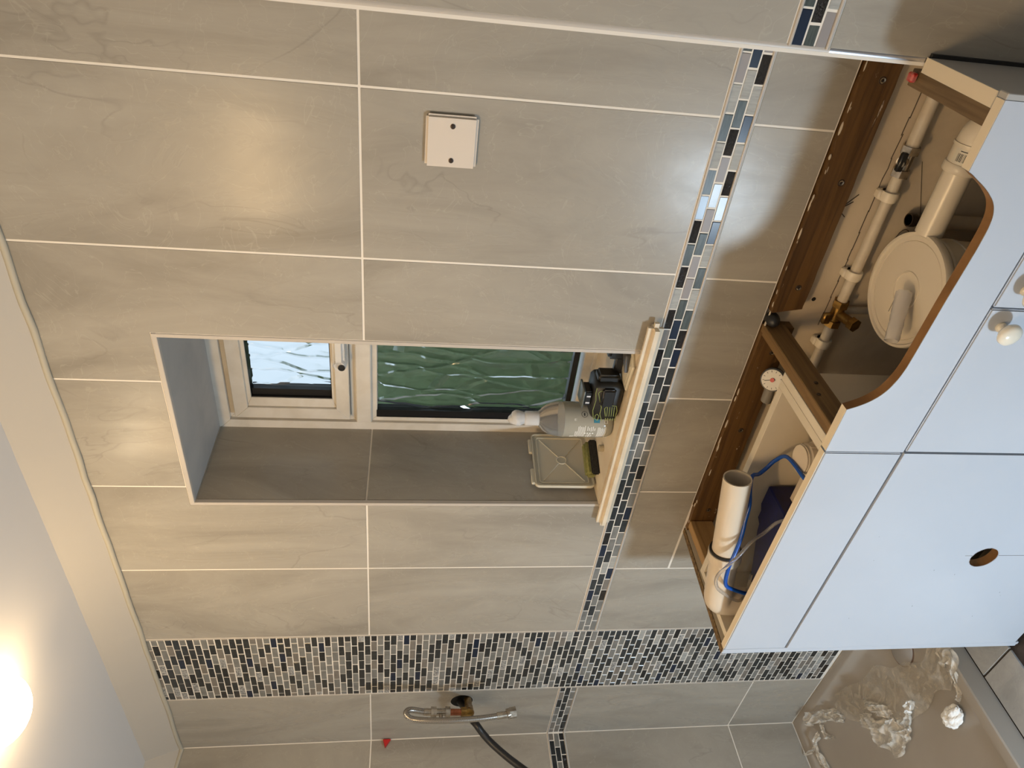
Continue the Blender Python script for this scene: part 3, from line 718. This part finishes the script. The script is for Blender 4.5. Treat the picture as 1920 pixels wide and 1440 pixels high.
# pressure gauge
pg = root('pressure_gauge', 'small round pressure gauge with a white dial behind the toilet cabinet', 'gauge', (1.599, -.05, .69))
gx, gz = 1.599, .715
gd = Vector((.30, -.70, .60)).normalized(); gc = Vector((gx, -.050, gz))
MB().lathe([(.022, -.014), (.0255, -.010), (.0255, .003), (.0228, .0035)], gc, gd, 36).obj('case', BLACKP, pg, 40)
di = MB().lathe([(.0225, .0036), (.0225, .0052)], gc, gd, 36).obj('dial', mat('dial_white', (.62, .60, .55), .4), pg)
R_ = Vector((0, 0, 1)).rotation_difference(gd).to_matrix().to_4x4()
def face_bar(a, r0_, r1_, w_, mt, nm, par):
    t = bmesh.new(); d = Vector((math.cos(a), math.sin(a), 0)); n = Vector((-d.y, d.x, 0))*w_; 
    V = [t.verts.new(d*r0_+n+Vector((0, 0, .0056))), t.verts.new(d*r1_+n+Vector((0, 0, .0056))), t.verts.new(d*r1_-n+Vector((0, 0, .0056))), t.verts.new(d*r0_-n+Vector((0, 0, .0056)))]
    t.faces.new(V); m_ = MB(); m_.merge(t, Matrix.Translation(gc) @ R_); return m_
tk = MB()
for i in range(11):
    a = -.9+i*.5; t = face_bar(a, .0165, .0205, .0005, INK, 'tick', di); me_ = bpy.data.meshes.new('t'); t.b.to_mesh(me_); t.b.free(); tk.b.from_mesh(me_)
tk.obj('tick_marks', INK, di); face_bar(2.2, -.006, .0165, .0007, INK, 'needle', di).obj('needle', INK, di)
MB().lathe([(.0045, .005), (.0045, .0075)], gc, gd, 16).obj('hub', RED, di)
MB().cyl((1.578, -.046, .710), (1.538, -.046, .708), .0115).obj('stem', mat('grey_plastic', (.20, .18, .15), .5), pg, 40)

# ---- inside the toilet cabinet
ci = root('cistern', 'concealed cistern, beige tank with a dark navy top section and a round flush valve', 'cistern', (1.38, -.24, .06))
cb = MB(); cb.box(1.355, 1.630, -.312, -.158, .06, .668, .045, 5); cb.obj('tank', PVCB, ci, 60)
nb = MB(); nb.prism([(1.390, -.1565), (1.334, -.1565), (1.322, -.166), (1.300, -.166), (1.292, -.180), (1.275, -.184), (1.165, -.235), (1.165, -.314), (1.392, -.314)], .30, .694, 'z', .003); nb.obj('navy_casing', NAVY, ci)
fv = MB(); fcx, fcy = 1.532, -.222
fv.lathe([(.0300, .655), (.0355, .662), (.0365, .668), (.0365, .674), (.0340, .677), (.0300, .679), (.0320, .681), (.0320, .692), (.0300, .695), (.0300, .700), (.0285, .7005), (.0285, .704), (.0265, .705), (.0260, .698), (.0230, .698), (.001, .699)][:12], (fcx, fcy, 0), seg=40)
fvo = fv.obj('flush_valve', PVCB, ci, 30)
for k in range(6):
    a = k*PI/3; MB().box(-.002, .002, -.0335, -.030, .681, .693).obj('grip_rib', PVCB, fvo); r = bpy.data.objects[-1] if False else None
MB().lathe([(.0372, .660), (.0385, .662), (.0385, .665), (.0372, .667)], (fcx, fcy, 0), seg=40).obj('seal_ring', DARKM, fvo, 40)
for o_ in list(fvo.children):
    if o_.name.startswith('grip_rib'):
        k = int(o_.name.split('.')[1]) if '.' in o_.name else 0; a = k*PI/3
        o_.location = Vector((fcx+.032*math.cos(a), fcy+.032*math.sin(a), .687))-Vector(WP(fvo)); o_.rotation_euler.z = a+PI/2
# overflow pipe
op = root('overflow_pipe', 'long beige plastic pipe lying open-ended across the toilet cabinet, black seal at its socket', 'pipe', (1.26, -.21, .70))
p0 = Vector((1.465, -.210, .809)); p1 = Vector((1.125, -.262, .770)); dd = (p0-p1).normalized()
pa = p1+dd*.130
op_pipe = MB(); op_pipe.lathe([(.0290, 0), (.0290, (p0-pa).length), (.0262, (p0-pa).length), (.0262, .02)], pa, dd, 48, cap=False).obj('pipe', PVCB, op, 40)
so = MB(); so.tube([p1+dd*.150, p1+dd*.07, p1+dd*.03, p1+Vector((0.004, 0, -.004)), p1+Vector((-.004, 0, -.03)), p1+Vector((-.004, -.0, -.10))], .031, 32, 8); so.obj('socket_elbow', PVCB, op, 60)
MB().lathe([(.0320, 0), (.0362, .001), (.0362, .022), (.0325, .023)], p1+dd*.128, dd, 40).obj('socket_collar', PVCB, op, 40)
MB().lathe([(.0300, 0), (.0345, .0), (.0345, .004), (.0300, .004)], p1+dd*.151, dd, 40).obj('rubber_seal', BLACKRUB, op, 40)

def tube_thing(name, label, cat, pts, r, mt, group=None, pname='tube', seg=12):
    P = [Vector(p) for p in pts]; c = sum(P, Vector())/len(P); c.z = min(p.z for p in P)
    o_ = MB().tube(pts, r, seg, 8).obj(name, mt, None, 60); return tag(o_, label, cat, group)
tube_thing('blue_tube', 'thin bright blue plastic tube looped round the cistern and the beige overflow pipe', 'tube',
  [(1.502, -.300, .690), (1.515, -.280, .700), (1.521, -.262, .709), (1.505, -.188, .706), (1.473, -.165, .712), (1.450, -.165, .724), (1.440, -.172, .740), (1.452, -.190, .765), (1.435, -.205, .770), (1.407, -.230, .772), (1.373, -.245, .776), (1.342, -.262, .781), (1.300, -.285, .796), (1.275, -.292, .800), (1.225, -.292, .790), (1.205, -.292, .765), (1.180, -.285, .720), (1.17, -.27, .698)], .0042, BLUE)
tube_thing('clear_tube', 'clear thin tube curling over the beige overflow pipe and down to the navy casing', 'tube',
  [(1.425, -.285, .705), (1.390, -.262, .717), (1.357, -.262, .735), (1.350, -.280, .768), (1.325, -.296, .794), (1.295, -.300, .812), (1.260, -.298, .822), (1.225, -.298, .812), (1.195, -.295, .785), (1.155, -.285, .735), (1.150, -.255, .703), (1.19, -.24, .700)], .0036, CLEAR)

# ---- sill objects
random.seed(4)
SZ = 1.003
bo = root('spray_bottle', 'clear plastic spray bottle of grey liquid with white label print, standing on the window sill', 'bottle', (1.378, .066, SZ))
bx, by = 1.378, .066
LIQ = mat('cloudy_bottle', (.50, .48, .40), .12, Transmission_Weight=.35, IOR=1.25)
TOPB = mat('clear_bottle_top', (.84, .84, .82), .10, Transmission_Weight=.85, IOR=1.12)
prof = [(.002, SZ+.002), (.030, SZ), (.038, SZ+.004), (.0415, SZ+.014), (.0420, SZ+.03), (.0420, SZ+.118)]
MB().lathe(prof, (bx, by, 0), seg=48).obj('body', LIQ, bo, 60)
pr2 = [(.0420, SZ+.118), (.0405, SZ+.134), (.036, SZ+.150), (.029, SZ+.162), (.021, SZ+.170), (.0155, SZ+.176), (.0150, SZ+.180)]
MB().lathe(pr2, (bx, by, 0), seg=48, cap=False).obj('shoulder', TOPB, bo, 70)
cp = MB(); cp.lathe([(.0165, SZ+.172), (.0175, SZ+.174), (.0168, SZ+.177), (.0175, SZ+.180), (.0168, SZ+.183), (.0172, SZ+.186), (.0172, SZ+.203), (.015, SZ+.206), (.013, SZ+.208)], (bx, by, 0), seg=32)
cp.tube([(bx+.002, by, SZ+.205), (bx, by, SZ+.218), (bx+.000, by, SZ+.226), (bx-.002, by, SZ+.236), (bx, by, SZ+.243)], .014, 18, 5, radii=[.0125, .0185, .019, .013, .005])
cp.obj('sprayer_head', mat('frosted_plastic', (.80, .80, .80), .2, Transmission_Weight=.35, IOR=1.2), bo, 60)
def onb(a0, a1, z0, z1, r=.0423, n=6):
    t = bmesh.new(); V = []
    for i in range(n+1):
        a = a0+(a1-a0)*i/n; V.append((t.verts.new((bx+r*math.sin(a), by-r*math.cos(a), z0)), t.verts.new((bx+r*math.sin(a), by-r*math.cos(a), z1))))
    for p, q_ in zip(V, V[1:]): t.faces.new((p[0], q_[0], q_[1], p[1]))
    return t
WPR = mat('white_print', (.80, .80, .76), .5)
pb = MB()
for i in range(8): pb.merge(onb(-.55+random.uniform(0, .06)-.02*i*(i < 3), .30-.28*(i < 2)*1.0+random.uniform(-.05, .05), SZ+.090-.0031*i, SZ+.0912-.0031*i))
for i in range(3):
    pb.merge(onb(-.62, -.40, SZ+.0935+.003*i, SZ+.0948+.003*i))
for i in range(5): pb.merge(onb(-.05+random.uniform(0, .1), .30+random.uniform(-.1, .03), SZ+.062-.0042*i, SZ+.0634-.0042*i, n=3))
for i in range(8): pb.merge(onb(-.52+.01*i, .28+random.uniform(-.12, .04), SZ+.0375-.0026*i, SZ+.0386-.0026*i))
def disc_b(a, z, r_, n=14, rb=.0424):
    t = bmesh.new(); V = [t.verts.new((bx+rb*math.sin(a+r_*math.cos(k*2*PI/n)/rb), by-rb*math.cos(a+r_*math.cos(k*2*PI/n)/rb), z+r_*math.sin(k*2*PI/n))) for k in range(n)]; t.faces.new(V); return t
def ring_b(a, z, r_, w_, n=20, rb=.0425, k2=1.0):
    t = bmesh.new(); V = []
    for k in range(n):
        q_ = k*2*PI/n; V.append([t.verts.new((bx+rb*math.sin(a+s*math.cos(q_)/rb), by-rb*math.cos(a+s*math.cos(q_)/rb), z+s*math.sin(q_)*k2)) for s in (r_, r_-w_)])
    for k in range(n): t.faces.new((V[k][0], V[(k+1) % n][0], V[(k+1) % n][1], V[k][1]))
    return t
for i in range(4): pb.merge(disc_b(-.16, SZ+.068-.0062*i, .0021))
pb.merge(ring_b(-.42, SZ+.0575, .0075, .0010)); pb.merge(onb(-.53, -.31, SZ+.0600, SZ+.0610)); pb.merge(onb(-.56, -.28, SZ+.0565, SZ+.0585)); pb.merge(onb(-.53, -.31, SZ+.0530, SZ+.0540))
pb.merge(onb(.62, .74, SZ+.094, SZ+.0952)); 
for k in range(3): pb.merge(onb(.62+.055*k, .63+.055*k, SZ+.090, SZ+.0950, n=1))
pb.merge(onb(-.68, -.50, SZ+.0185, SZ+.0195)); pb.merge(onb(-.68, -.50, SZ+.0125, SZ+.0135)); pb.merge(onb(-.60, -.57, SZ+.0125, SZ+.0190))
pb.merge(onb(.50, .66, SZ+.0240, SZ+.0250)); pb.merge(onb(.50, .66, SZ+.0170, SZ+.0180)); pb.merge(onb(.50, .52, SZ+.0175, SZ+.0245)); pb.merge(onb(.64, .66, SZ+.0175, SZ+.0245))
pb.obj('label_print', WPR, bo)
pk = MB(); pk.merge(ring_b(.98, SZ+.072, .0075, .0010)); pk.merge(onb(.90, 1.06, SZ+.0705, SZ+.0735)); pk.obj('round_mark', INK, bo)
tq = MB(); tq.merge(onb(.52, .98, SZ+.036, SZ+.050)); tq.obj('blue_block', mat('teal_blue_print', (.01, .16, .24), .5), bo)
tq = MB()
for i in range(3): tq.merge(onb(.55, .95, SZ+.0385+.0035*i, SZ+.0392+.0035*i, r=.0425))
tq.obj('block_lines', mat('pale_blue_print', (.10, .35, .48), .5), bo)

# laser level
ll = root('laser_level', 'black cross-line laser level with lime green trim lines on the sill beside the bottle', 'laser level', (1.472, .045, SZ))
BK2 = noisy('matte_black_rubber', (.016, .015, .012), (.010, .0095, .008), .45, 30, bs=.1)
LIME = mat('lime_trim', (.27, .32, .10), .5)
lx, ly, lz = 1.472, .045, SZ+.004
def rbox(x0, x1, y0, y1, z0, z1, bv, sg=3): return MB().box(x0, x1, y0, y1, z0, z1, bv, sg)
m_ = MB(); m_.prism([(lx-.050, lz+.006), (lx-.040, lz), (lx+.042, lz+.0), (lx+.052, lz+.022), (lx+.050, lz+.052), (lx+.046, lz+.066), (lx-.040, lz+.066), (lx-.052, lz+.048)], ly-.034, ly+.034, 'y', .006); m_.obj('body', BK2, ll, 50)
rbox(lx-.004, lx+.044, ly-.044, ly-.030, lz+.020, lz+.050, .004).obj('front_window', BLACKP, ll, 50)
m_ = rbox(lx-.018, lx+.022, ly-.022, ly+.018, lz+.066, lz+.084, .003); hdm = m_.obj('laser_head', BLACKP, ll, 50)
MB().box(lx-.022, lx+.026, ly-.026, ly+.022, lz+.083, lz+.088, .0015).obj('head_cap', mat('grey_cap', (.10, .11, .10), .3), hdm, 50)
for dx in (-.008, .010): MB().box(lx+dx-.002, lx+dx+.002, ly-.0228, ly-.022, lz+.070, lz+.079).obj('lens', mat('lens_glint', (.6, .6, .62), .1), hdm)
m_ = MB().lathe([(.022, 0), (.026, .003), (.026, .012), (.020, .015)], (lx+.004, ly, lz-.004), seg=28); m_.obj('base', BK2, ll, 50)
m_ = rbox(lx+.046, lx+.066, ly-.020, ly+.016, lz+.010, lz+.060, .005); m_.obj('side_clamp', BK2, ll, 50)
def lime(P, w_=.0007, y=None, nm='trim_line'):
    t = MB(); y = ly-.0347 if y is None else y
    for a, b_ in zip(P, P[1:]):
        a2 = Vector((lx+a[0], y, lz+a[1])); b2 = Vector((lx+b_[0], y, lz+b_[1])); t.cyl(a2, b2, w_, 6)
    t.obj(nm, LIME, ll)
lime([(-.046, .056), (-.020, .062), (.010, .060), (.030, .064), (.044, .064)])
lime([(-.050, .036), (-.030, .044), (-.010, .044), (.006, .050), (.030, .058), (.036, .054), (.036, .048)], .0008)
lime([(-.036, .030), (-.014, .036), (-.004, .030), (-.006, .010), (-.020, .006), (-.038, .007)], .0008)
for i in range(4): lime([(-.036, .030-.0052*i-.003), (-.009, .034-.0052*i-.004)], .0007)
for i in range(5): lime([(-.048, .028-.0055*i), (-.041, .0285-.0055*i)], .0010)
lime([(-.049, .046), (-.044, .053), (-.034, .054), (-.030, .050), (-.036, .045), (-.049, .046)], .0008)

# plastic plate with dark wedge bracket, right of the laser level
pt = root('plastic_plate', 'cream plastic plate at the right end of the sill behind the laser level', 'plate', (1.57, .045, SZ))
MB().prism([(1.515, .004), (1.585, -.006), (1.615, .030), (1.615, .13), (1.53, .12)], SZ, SZ+.007, 'z', .002).obj('plate', mat('cream_plastic', (.66, .60, .46), .35), pt)
MB().prism([(1.525, .012), (1.582, .004), (1.604, .032), (1.604, .11), (1.54, .105)], SZ+.007, SZ+.0085, 'z', .0005).obj('raised_face', mat('cream_plastic_2', (.62, .57, .45), .35), pt)
bk_ = root('wall_bracket', 'black and silver bracket with a dark triangular pad lying on the cream plate', 'bracket', (1.575, .06, SZ+.009))
m_ = MB().box(1.530, 1.600, .060, .074, SZ+.0085, SZ+.022, .002); m_.obj('silver_arm', mat('silver_arm', (.45, .46, .48), .3, .7), bk_)
MB().box(1.528, 1.600, .046, .060, SZ+.0085, SZ+.028, .003).obj('black_arm', BLACKP, bk_)
MB().box(1.570, 1.612, .040, .078, SZ+.009, SZ+.048, .006, 2).obj('hinge', BLACKP, bk_, 40)
MB().prism([(1.561, .006), (1.600, .016), (1.612, .040), (1.590, .040)], SZ+.0086, SZ+.019, 'z', .002).obj('pad', mat('dark_grey_pad', (.07, .065, .06), .5), bk_)

# tub lid leaning on the left reveal
tl = root('tub_lid', 'square translucent plastic tub lid with crossed ribs, leaning on the tiled window reveal', 'lid', (1.172, .131, SZ))
TL = mat('beige_translucent_plastic', (.62, .58, .47), .35)
a_, b_ = .192, .150; Tm = Matrix.Translation((1.1765, .1310, SZ+.001)) @ Matrix.Rotation(-.045, 4, 'Y') @ Matrix.Rotation(-.05, 4, 'X')
def lid(mb, nm, mt=TL, par=tl, sm=40):
    bmesh.ops.transform(mb.b, matrix=Tm, verts=mb.b.verts); return mb.obj(nm, mt, par, sm)
def rr_(y0, y1, z0, z1, r, n=4):
    P = []
    for cx_, cz_, a0 in ((y1-r, z0+r, -PI/2), (y1-r, z1-r, 0), (y0+r, z1-r, PI/2), (y0+r, z0+r, PI)):
        for k in range(n+1): P.append((cx_+r*math.cos(a0+k*PI/2/n), cz_+r*math.sin(a0+k*PI/2/n)))
    return P
m_ = MB(); m_.prism(rr_(-a_/2, a_/2, 0, b_, .012), 0, .004, 'x', .001)
pl = lid(m_, 'panel')
m_ = MB()
def ringp(y0, y1, z0, z1, r, w_, h0, h1):
    O_ = rr_(y0, y1, z0, z1, r); I_ = rr_(y0+w_, y1-w_, z0+w_, z1-w_, max(r-w_, .002)); n = len(O_); t = bmesh.new()
    V = [[t.verts.new((h, p[0], p[1])) for p in P] for P, h in ((O_, h0), (O_, h1), (I_, h1), (I_, h0))]
    for q_ in range(3):
        for i in range(n): t.faces.new((V[q_][i], V[q_][(i+1) % n], V[q_+1][(i+1) % n], V[q_+1][i]))
    return t
m_.merge(ringp(-a_/2, a_/2, 0, b_, .012, .0035, .004, .009)); m_.merge(ringp(-a_/2+.012, a_/2-.012, .012, b_-.012, .008, .0025, .004, .0072)); lid(m_, 'rim')
for (dy, dz) in ((1, 1), (-1, 1), (1, -1), (-1, -1)):
    m_ = MB(); m_.tube([(.0048, dy*.012, b_/2+dz*.009), (.0048, dy*(a_/2-.020), b_/2+dz*(b_/2-.022))], .0017, 8, 1); lid(m_, 'rib')
m_ = MB(); m_.tube([(.0048, .0135*math.cos(k*PI/10), b_/2+.0125*math.sin(k*PI/10)) for k in range(21)], .0017, 8, 2); lid(m_, 'centre_ring')
for y in (-.058, .052): m_ = MB(); m_.box(0, .008, y-.028, y+.024, b_-.001, b_+.009, .002); lid(m_, 'clip_tab')
# sponge, black scourer, cap
sg = root('sponge', 'olive green sponge with a black scourer face, standing between the tub lid and the bottle', 'sponge', (1.225, .088, SZ))
SPG = noisy('olive_sponge', (.25, .245, .085), (.18, .18, .05), .9, 160, bs=.8, bd=.003)
m_ = MB().box(-.014, .014, -.046, .046, 0, .028, .006, 3); bmesh.ops.transform(m_.b, matrix=Matrix.Translation((1.222, .092, SZ+.003)) @ Matrix.Rotation(-.35, 4, 'Z'), verts=m_.b.verts); m_.obj('foam', SPG, sg, 60)
m_ = MB().box(.0145, .023, -.049, .046, 0, .020, .003, 2); bmesh.ops.transform(m_.b, matrix=Matrix.Translation((1.222, .092, SZ)) @ Matrix.Rotation(-.35, 4, 'Z'), verts=m_.b.verts); m_.obj('scourer', noisy('black_scourer', (.03, .028, .025), (.012, .012, .01), .9, 300, bs=1, bd=.003), sg, 60)
cpn = MB().lathe([(.0, .0), (.0085, 0), (.0088, .002), (.0088, .011), (.0078, .012), (.001, .012)], (1.290, .062, SZ), (0, 0, 1), 24); tag(cpn.obj('bottle_cap', mat('cap_beige', (.42, .36, .25), .4), None, 40), 'small beige round cap lying on the sill in front of the sponge', 'cap')

# ---- shower supply: hole, brass elbow, braided hose, black hose
hl = MB().lathe([(.0, -.001), (.036, -.001), (.036, .0), (.033, .004), (.0, .004)], (.236, .0, tz), (0, -1, 0), 36)
hr = MB().lathe([(.0385, 0), (.0385, .0006), (.034, .0010), (.0335, .0002)], (.236, -.0002, tz), (0, -1, 0), 40, cap=False)
MB().lathe([(.0, .0), (.0355, .0)], (.236, -.0010, tz), (0, -1, 0), 40).obj('pipe_hole', INK, wall_back)
MB().lathe([(.0355, 0), (.0375, .0)], (.236, -.0012, tz), (0, -1, 0), 40, cap=False).obj('chipped_tile_edge', mat('chipped_rim', (.42, .39, .34), .8), wall_back)
hs = root('braided_hose', 'braided steel hose bent back on itself, fed by a brass elbow at the shower wall', 'hose', (.40, -.13, 1.14))
v_ = MB(); v_.tube([(.245, .0, 1.262), (.33, -.085, 1.268), (.385, -.118, 1.270), (.399, -.125, 1.276), (.402, -.125, 1.292)], .0115, 16, 6); v_.cyl((.31, -.065, 1.2665), (.345, -.095, 1.2685), .0142, hexa=True); v_.cyl((.402, -.125, 1.284), (.403, -.125, 1.300), .0140, hexa=True)
v_.obj('brass_elbow', BRASS, hs, 40)
MB().cyl((.403, -.125, 1.298), (.406, -.125, 1.336), .0095).obj('copper_pipe', COPPER, hs, 40)
v_ = MB(); v_.cyl((.406, -.125, 1.332), (.407, -.125, 1.346), .0150, hexa=True); v_.cyl((.407, -.125, 1.346), (.409, -.125, 1.372), .0105); v_.cyl((.409, -.125, 1.372), (.410, -.125, 1.388), .0150, hexa=True)
v_.cyl((.408, -.125, 1.359), (.408, -.150, 1.359), .0055); v_.obj('service_valve', CHROME, hs, 35)
BRAID = mat('steel_braid', (.42, .39, .35), .3, .9)
_v = coords(BRAID, (1, 1, 1), False); wv = N(BRAID, 'ShaderNodeTexChecker'); wv.inputs['Scale'].default_value = 520; L(BRAID, _v, wv.inputs['Vector'])
wv.inputs['Color1'].default_value = (.62, .58, .52, 1); wv.inputs['Color2'].default_value = (.16, .14, .12, 1); base(BRAID, wv.outputs[0]); bump(BRAID, wv.outputs[1], .6, .001)
MB().tube([(.410, -.125, 1.388), (.413, -.124, 1.412), (.419, -.122, 1.436), (.424, -.124, 1.451), (.426, -.132, 1.459), (.424, -.141, 1.456), (.420, -.149, 1.440), (.421, -.155, 1.400), (.422, -.158, 1.324), (.419, -.154, 1.247), (.416, -.147, 1.190)], .0085, 16, 8).obj('hose', BRAID, hs, 60)
v_ = MB(); v_.cyl((.410, -.125, 1.386), (.412, -.1245, 1.408), .0100); v_.cyl((.416, -.147, 1.196), (.4165, -.1435, 1.165), .0100); v_.b.free(); MB().cyl((.410, -.125, 1.386), (.412, -.1245, 1.408), .0100).obj('ferrule', CHROME, hs, 40); MB().cyl((.416, -.147, 1.196), (.4165, -.1435, 1.165), .0100).obj('ferrule', CHROME, hs, 40)
v_ = MB(); v_.cyl((.4165, -.1435, 1.166), (.4175, -.141, 1.158), .0150); v_.cyl((.4175, -.141, 1.159), (.419, -.139, 1.140), .0165, hexa=True); v_.obj('end_nut', CHROME, hs, 35)
tube_thing('black_hose', 'black rubber hose drooping from the shower pipe hole across the left corner', 'hose', [(.232, .0, 1.288), (.27, -.05, 1.272), (.330, -.110, 1.262), (.345, -.135, 1.250), (.331, -.155, 1.231), (.318, -.180, 1.204), (.318, -.220, 1.163), (.328, -.260, 1.122), (.370, -.320, 1.076), (.43, -.400, 1.03)], .0105, BLACKRUB, seg=16)
# red spacers
MB().prism([(-.004, 1.530), (-.030, 1.522), (-.004, 1.504)], .0, .012, 'x', .0006).obj('tile_spacer', RED); tag(bpy.data.objects['tile_spacer'], 'small red wedge tile spacer stuck in the shower corner joint', 'tile spacer')
o = MB().box(2.226, 2.239, -.146, -.132, .7495, .759, .002).obj('red_clip', noisy('scuffed_red', (.48, .015, .012), (.50, .30, .25), .5, 60, bs=0)); tag(o, 'scuffed red plastic clip at the back corner of the basin cabinet', 'clip')

# ---- shower tray
tr = root('shower_tray', 'beige stone-resin shower tray in the corner beyond the cabinet', 'shower tray', (.44, -.75, 0))
def tray():
    t = bmesh.new(); y0, y1, x0, x1 = -1.55, 0.0, 0.0, .876
    def ring(ins, z, r, n=7):
        P = []
        for cx_, cy_, a0 in ((x1-ins-r, y0+ins+r, -PI/2), (x1-ins-r, y1-ins-r, 0), (x0+ins+r, y1-ins-r, PI/2), (x0+ins+r, y0+ins+r, PI)):
            for k in range(n+1): P.append(t.verts.new((cx_+r*math.cos(a0+k*PI/2/n), cy_+r*math.sin(a0+k*PI/2/n), z)))
        return P
    Rg = [ring(.0, -.003, .002), ring(0, .052, .002), ring(.003, TZ-.0005, .002), ring(.030, TZ, .022), ring(.036, TZ-.004, .030), ring(.046, .040, .036), ring(.060, .034, .036), ring(.3, .030, .05)]
    n = len(Rg[0])
    for a, b_ in zip(Rg, Rg[1:]):
        for i in range(n): t.faces.new((a[i], a[(i+1) % n], b_[(i+1) % n], b_[i]))
    t.faces.new(Rg[-1]); t.faces.new(Rg[0]); bmesh.ops.recalc_face_normals(t, faces=t.faces); m_ = MB(); m_.merge(t); return m_
tray().obj('tray', TRAY, tr, 35)
MB().lathe([(.046, 0), (.046, .004), (.042, .007), (.001, .0085)], (.700, -.140, .0315), seg=40).obj('drain_cover', mat('grey_drain_cover', (.30, .28, .26), .3), tr, 50)
MB().lathe([(.050, 0), (.050, .0012), (.046, .0016)], (.700, -.140, .0322), seg=40).obj('drain_ring', mat('grubby_ring', (.16, .10, .07), .5), tr, 50)
# loose film strips and tissue
def film_mat(name, col, alpha, rough):
    t = mat(name, col, rough, Specular_IOR_Level=.9); v = coords(t, (1, 1, 1), False)
    n = noise(t, v, 14, 2, .8, .5); bump(t, n, .6, .012)
    L(t, ramp(t, noise(t, v, 22, 3, 1.6, .6), [(.36, (alpha*.55,)*3), (.66, (min(1, alpha*1.4),)*3)]), bsdf(t).inputs['Alpha']); return t
FILM = film_mat('thin_plastic_film', (.66, .60, .50), .40, .14)
WFILM = film_mat('white_film', (.76, .72, .64), .58, .20)
def ribbon(pts, wd, amp, nu=5, seed=1, sub=10):
    random.seed(seed); P = [Vector(p) for p in pts]; C = []; Wd = []; sub = 16; nu = 18
    ph = [random.uniform(0, 6.3) for _ in range(8)]; n = len(P)
    for i in range(n-1):
        a, b_, c, d = P[max(i-1, 0)], P[i], P[i+1], P[min(i+2, n-1)]
        for k in range(sub):
            t = k/sub; C.append(.5*((2*b_)+(c-a)*t+(2*a-5*b_+4*c-d)*t*t+(3*b_-a-3*c+d)*t**3)); Wd.append(wd[i]*(1-t)+wd[i+1]*t)
    vs = []; fs = []
    for i, c in enumerate(C):
        d = (C[min(i+1, len(C)-1)]-C[max(0, i-1)]).normalized(); s = Vector((-d.y, d.x, 0)); a = i*.34
        for k in range(nu+1):
            a = i*.15; w_ = k/nu-.5; q = 1+.22*math.sin(a*.9+ph[0])+.10*math.sin(a*2.3+ph[1])
            v_ = c+s*Wd[i]*w_*q+d*.12*Wd[i]*math.sin(w_*9+ph[2])
            r_ = (1-abs(math.sin(w_*5+1.9*math.sin(a*.9+ph[3])+ph[4])))**2*1.1+(1-abs(math.sin(a*1.1+w_*4+ph[5])))**2*.8+(1-abs(math.sin(a*1.9-w_*6+ph[6])))**3*.5
            v_.z = max(v_.z, .0345)+amp*.5*r_; vs.append(v_)
    for i in range(len(C)-1):
        for k in range(nu): fs.append((i*(nu+1)+k, i*(nu+1)+k+1, (i+1)*(nu+1)+k+1, (i+1)*(nu+1)+k))
    return MB().raw(vs, fs)
fr = root('plastic_wrap', 'long strip of crumpled clear plastic wrap lying across the shower tray', 'plastic wrap', (.45, -.22, .036))
zt = .0355
ribbon([(.10, -.045, .060), (.155, -.062, .050), (.215, -.085, .042), (.262, -.112, zt), (.285, -.140, zt)], [.030, .040, .050, .034, .012], .022, 6, 1).obj('film_fold', WFILM, fr, 75)
ribbon([(.155, -.085, .040), (.140, -.112, zt), (.160, -.13, zt), (.19, -.15, zt)], [.03, .022, .018, .006], .012, 4, 2).obj('film_fold', WFILM, fr, 75)
ribbon([(.395, -.175, zt), (.42, -.215, .042), (.455, -.262, .045), (.50, -.300, .042), (.55, -.300, zt), (.60, -.275, zt), (.64, -.262, zt)], [.012, .055, .085, .080, .060, .03, .010], .026, 8, 3).obj('film_fold', WFILM, fr, 75)
ribbon([(.44, -.150, zt), (.465, -.185, .05), (.50, -.215, .045), (.52, -.25, zt)], [.008, .03, .04, .02], .02, 5, 4).obj('film_fold', WFILM, fr, 75)
ribbon([(.28, -.085, .037), (.42, -.15, .037), (.56, -.21, .037), (.70, -.245, .037), (.80, -.26, .040), (.845, -.268, .050)], [.09, .13, .15, .13, .11, .08], .006, 7, 5).obj('film_sheet', FILM, fr, 75)
ribbon([(.835, -.245, .052), (.872, -.265, .0585), (.874, -.29, .0590), (.852, -.315, .055), (.825, -.335, .042), (.795, -.352, .038)], [.05, .055, .045, .028, .018, .012], .008, 6, 6).obj('film_end', WFILM, fr, 75)
f2_ = root('plastic_strip', 'thin twisted strip of white plastic wrap hanging over the tray rim in the corner', 'plastic wrap', (.05, -.15, .04))
ribbon([(.115, -.100, .040), (.080, -.112, .045), (.070, -.145, .045), (.080, -.20, .040), (.105, -.26, .040), (.13, -.33, .038)], [.02, .028, .026, .028, .024, .02], .012, 5, 7).obj('strip', WFILM, f2_)
ribbon([(.072, -.120, .045), (.045, -.125, .052), (.02, -.122, .060), (.004, -.118, .062)], [.008, .018, .012, .005], .006, 4, 8).obj('strip_end', WFILM, f2_)
random.seed(12)
tb_ = bmesh.new(); bmesh.ops.create_icosphere(tb_, subdivisions=4, radius=1)
for v_ in tb_.verts:
    k = 1+.16*math.sin(v_.co.x*7+v_.co.z*5)*math.sin(v_.co.y*6+1)+random.uniform(-.05, .05); v_.co = Vector((v_.co.x*.036*k, v_.co.y*.024*k, v_.co.z*.017*k))
m_ = MB(); m_.merge(tb_, Matrix.Translation((.760, -.372, .050))); tag(m_.obj('crumpled_tissue', noisy('white_tissue', (.86, .85, .82), (.74, .73, .70), .8, 60, bs=.8, bd=.002)), 'crumpled ball of white tissue on the shower tray at the end of the plastic wrap', 'tissue')
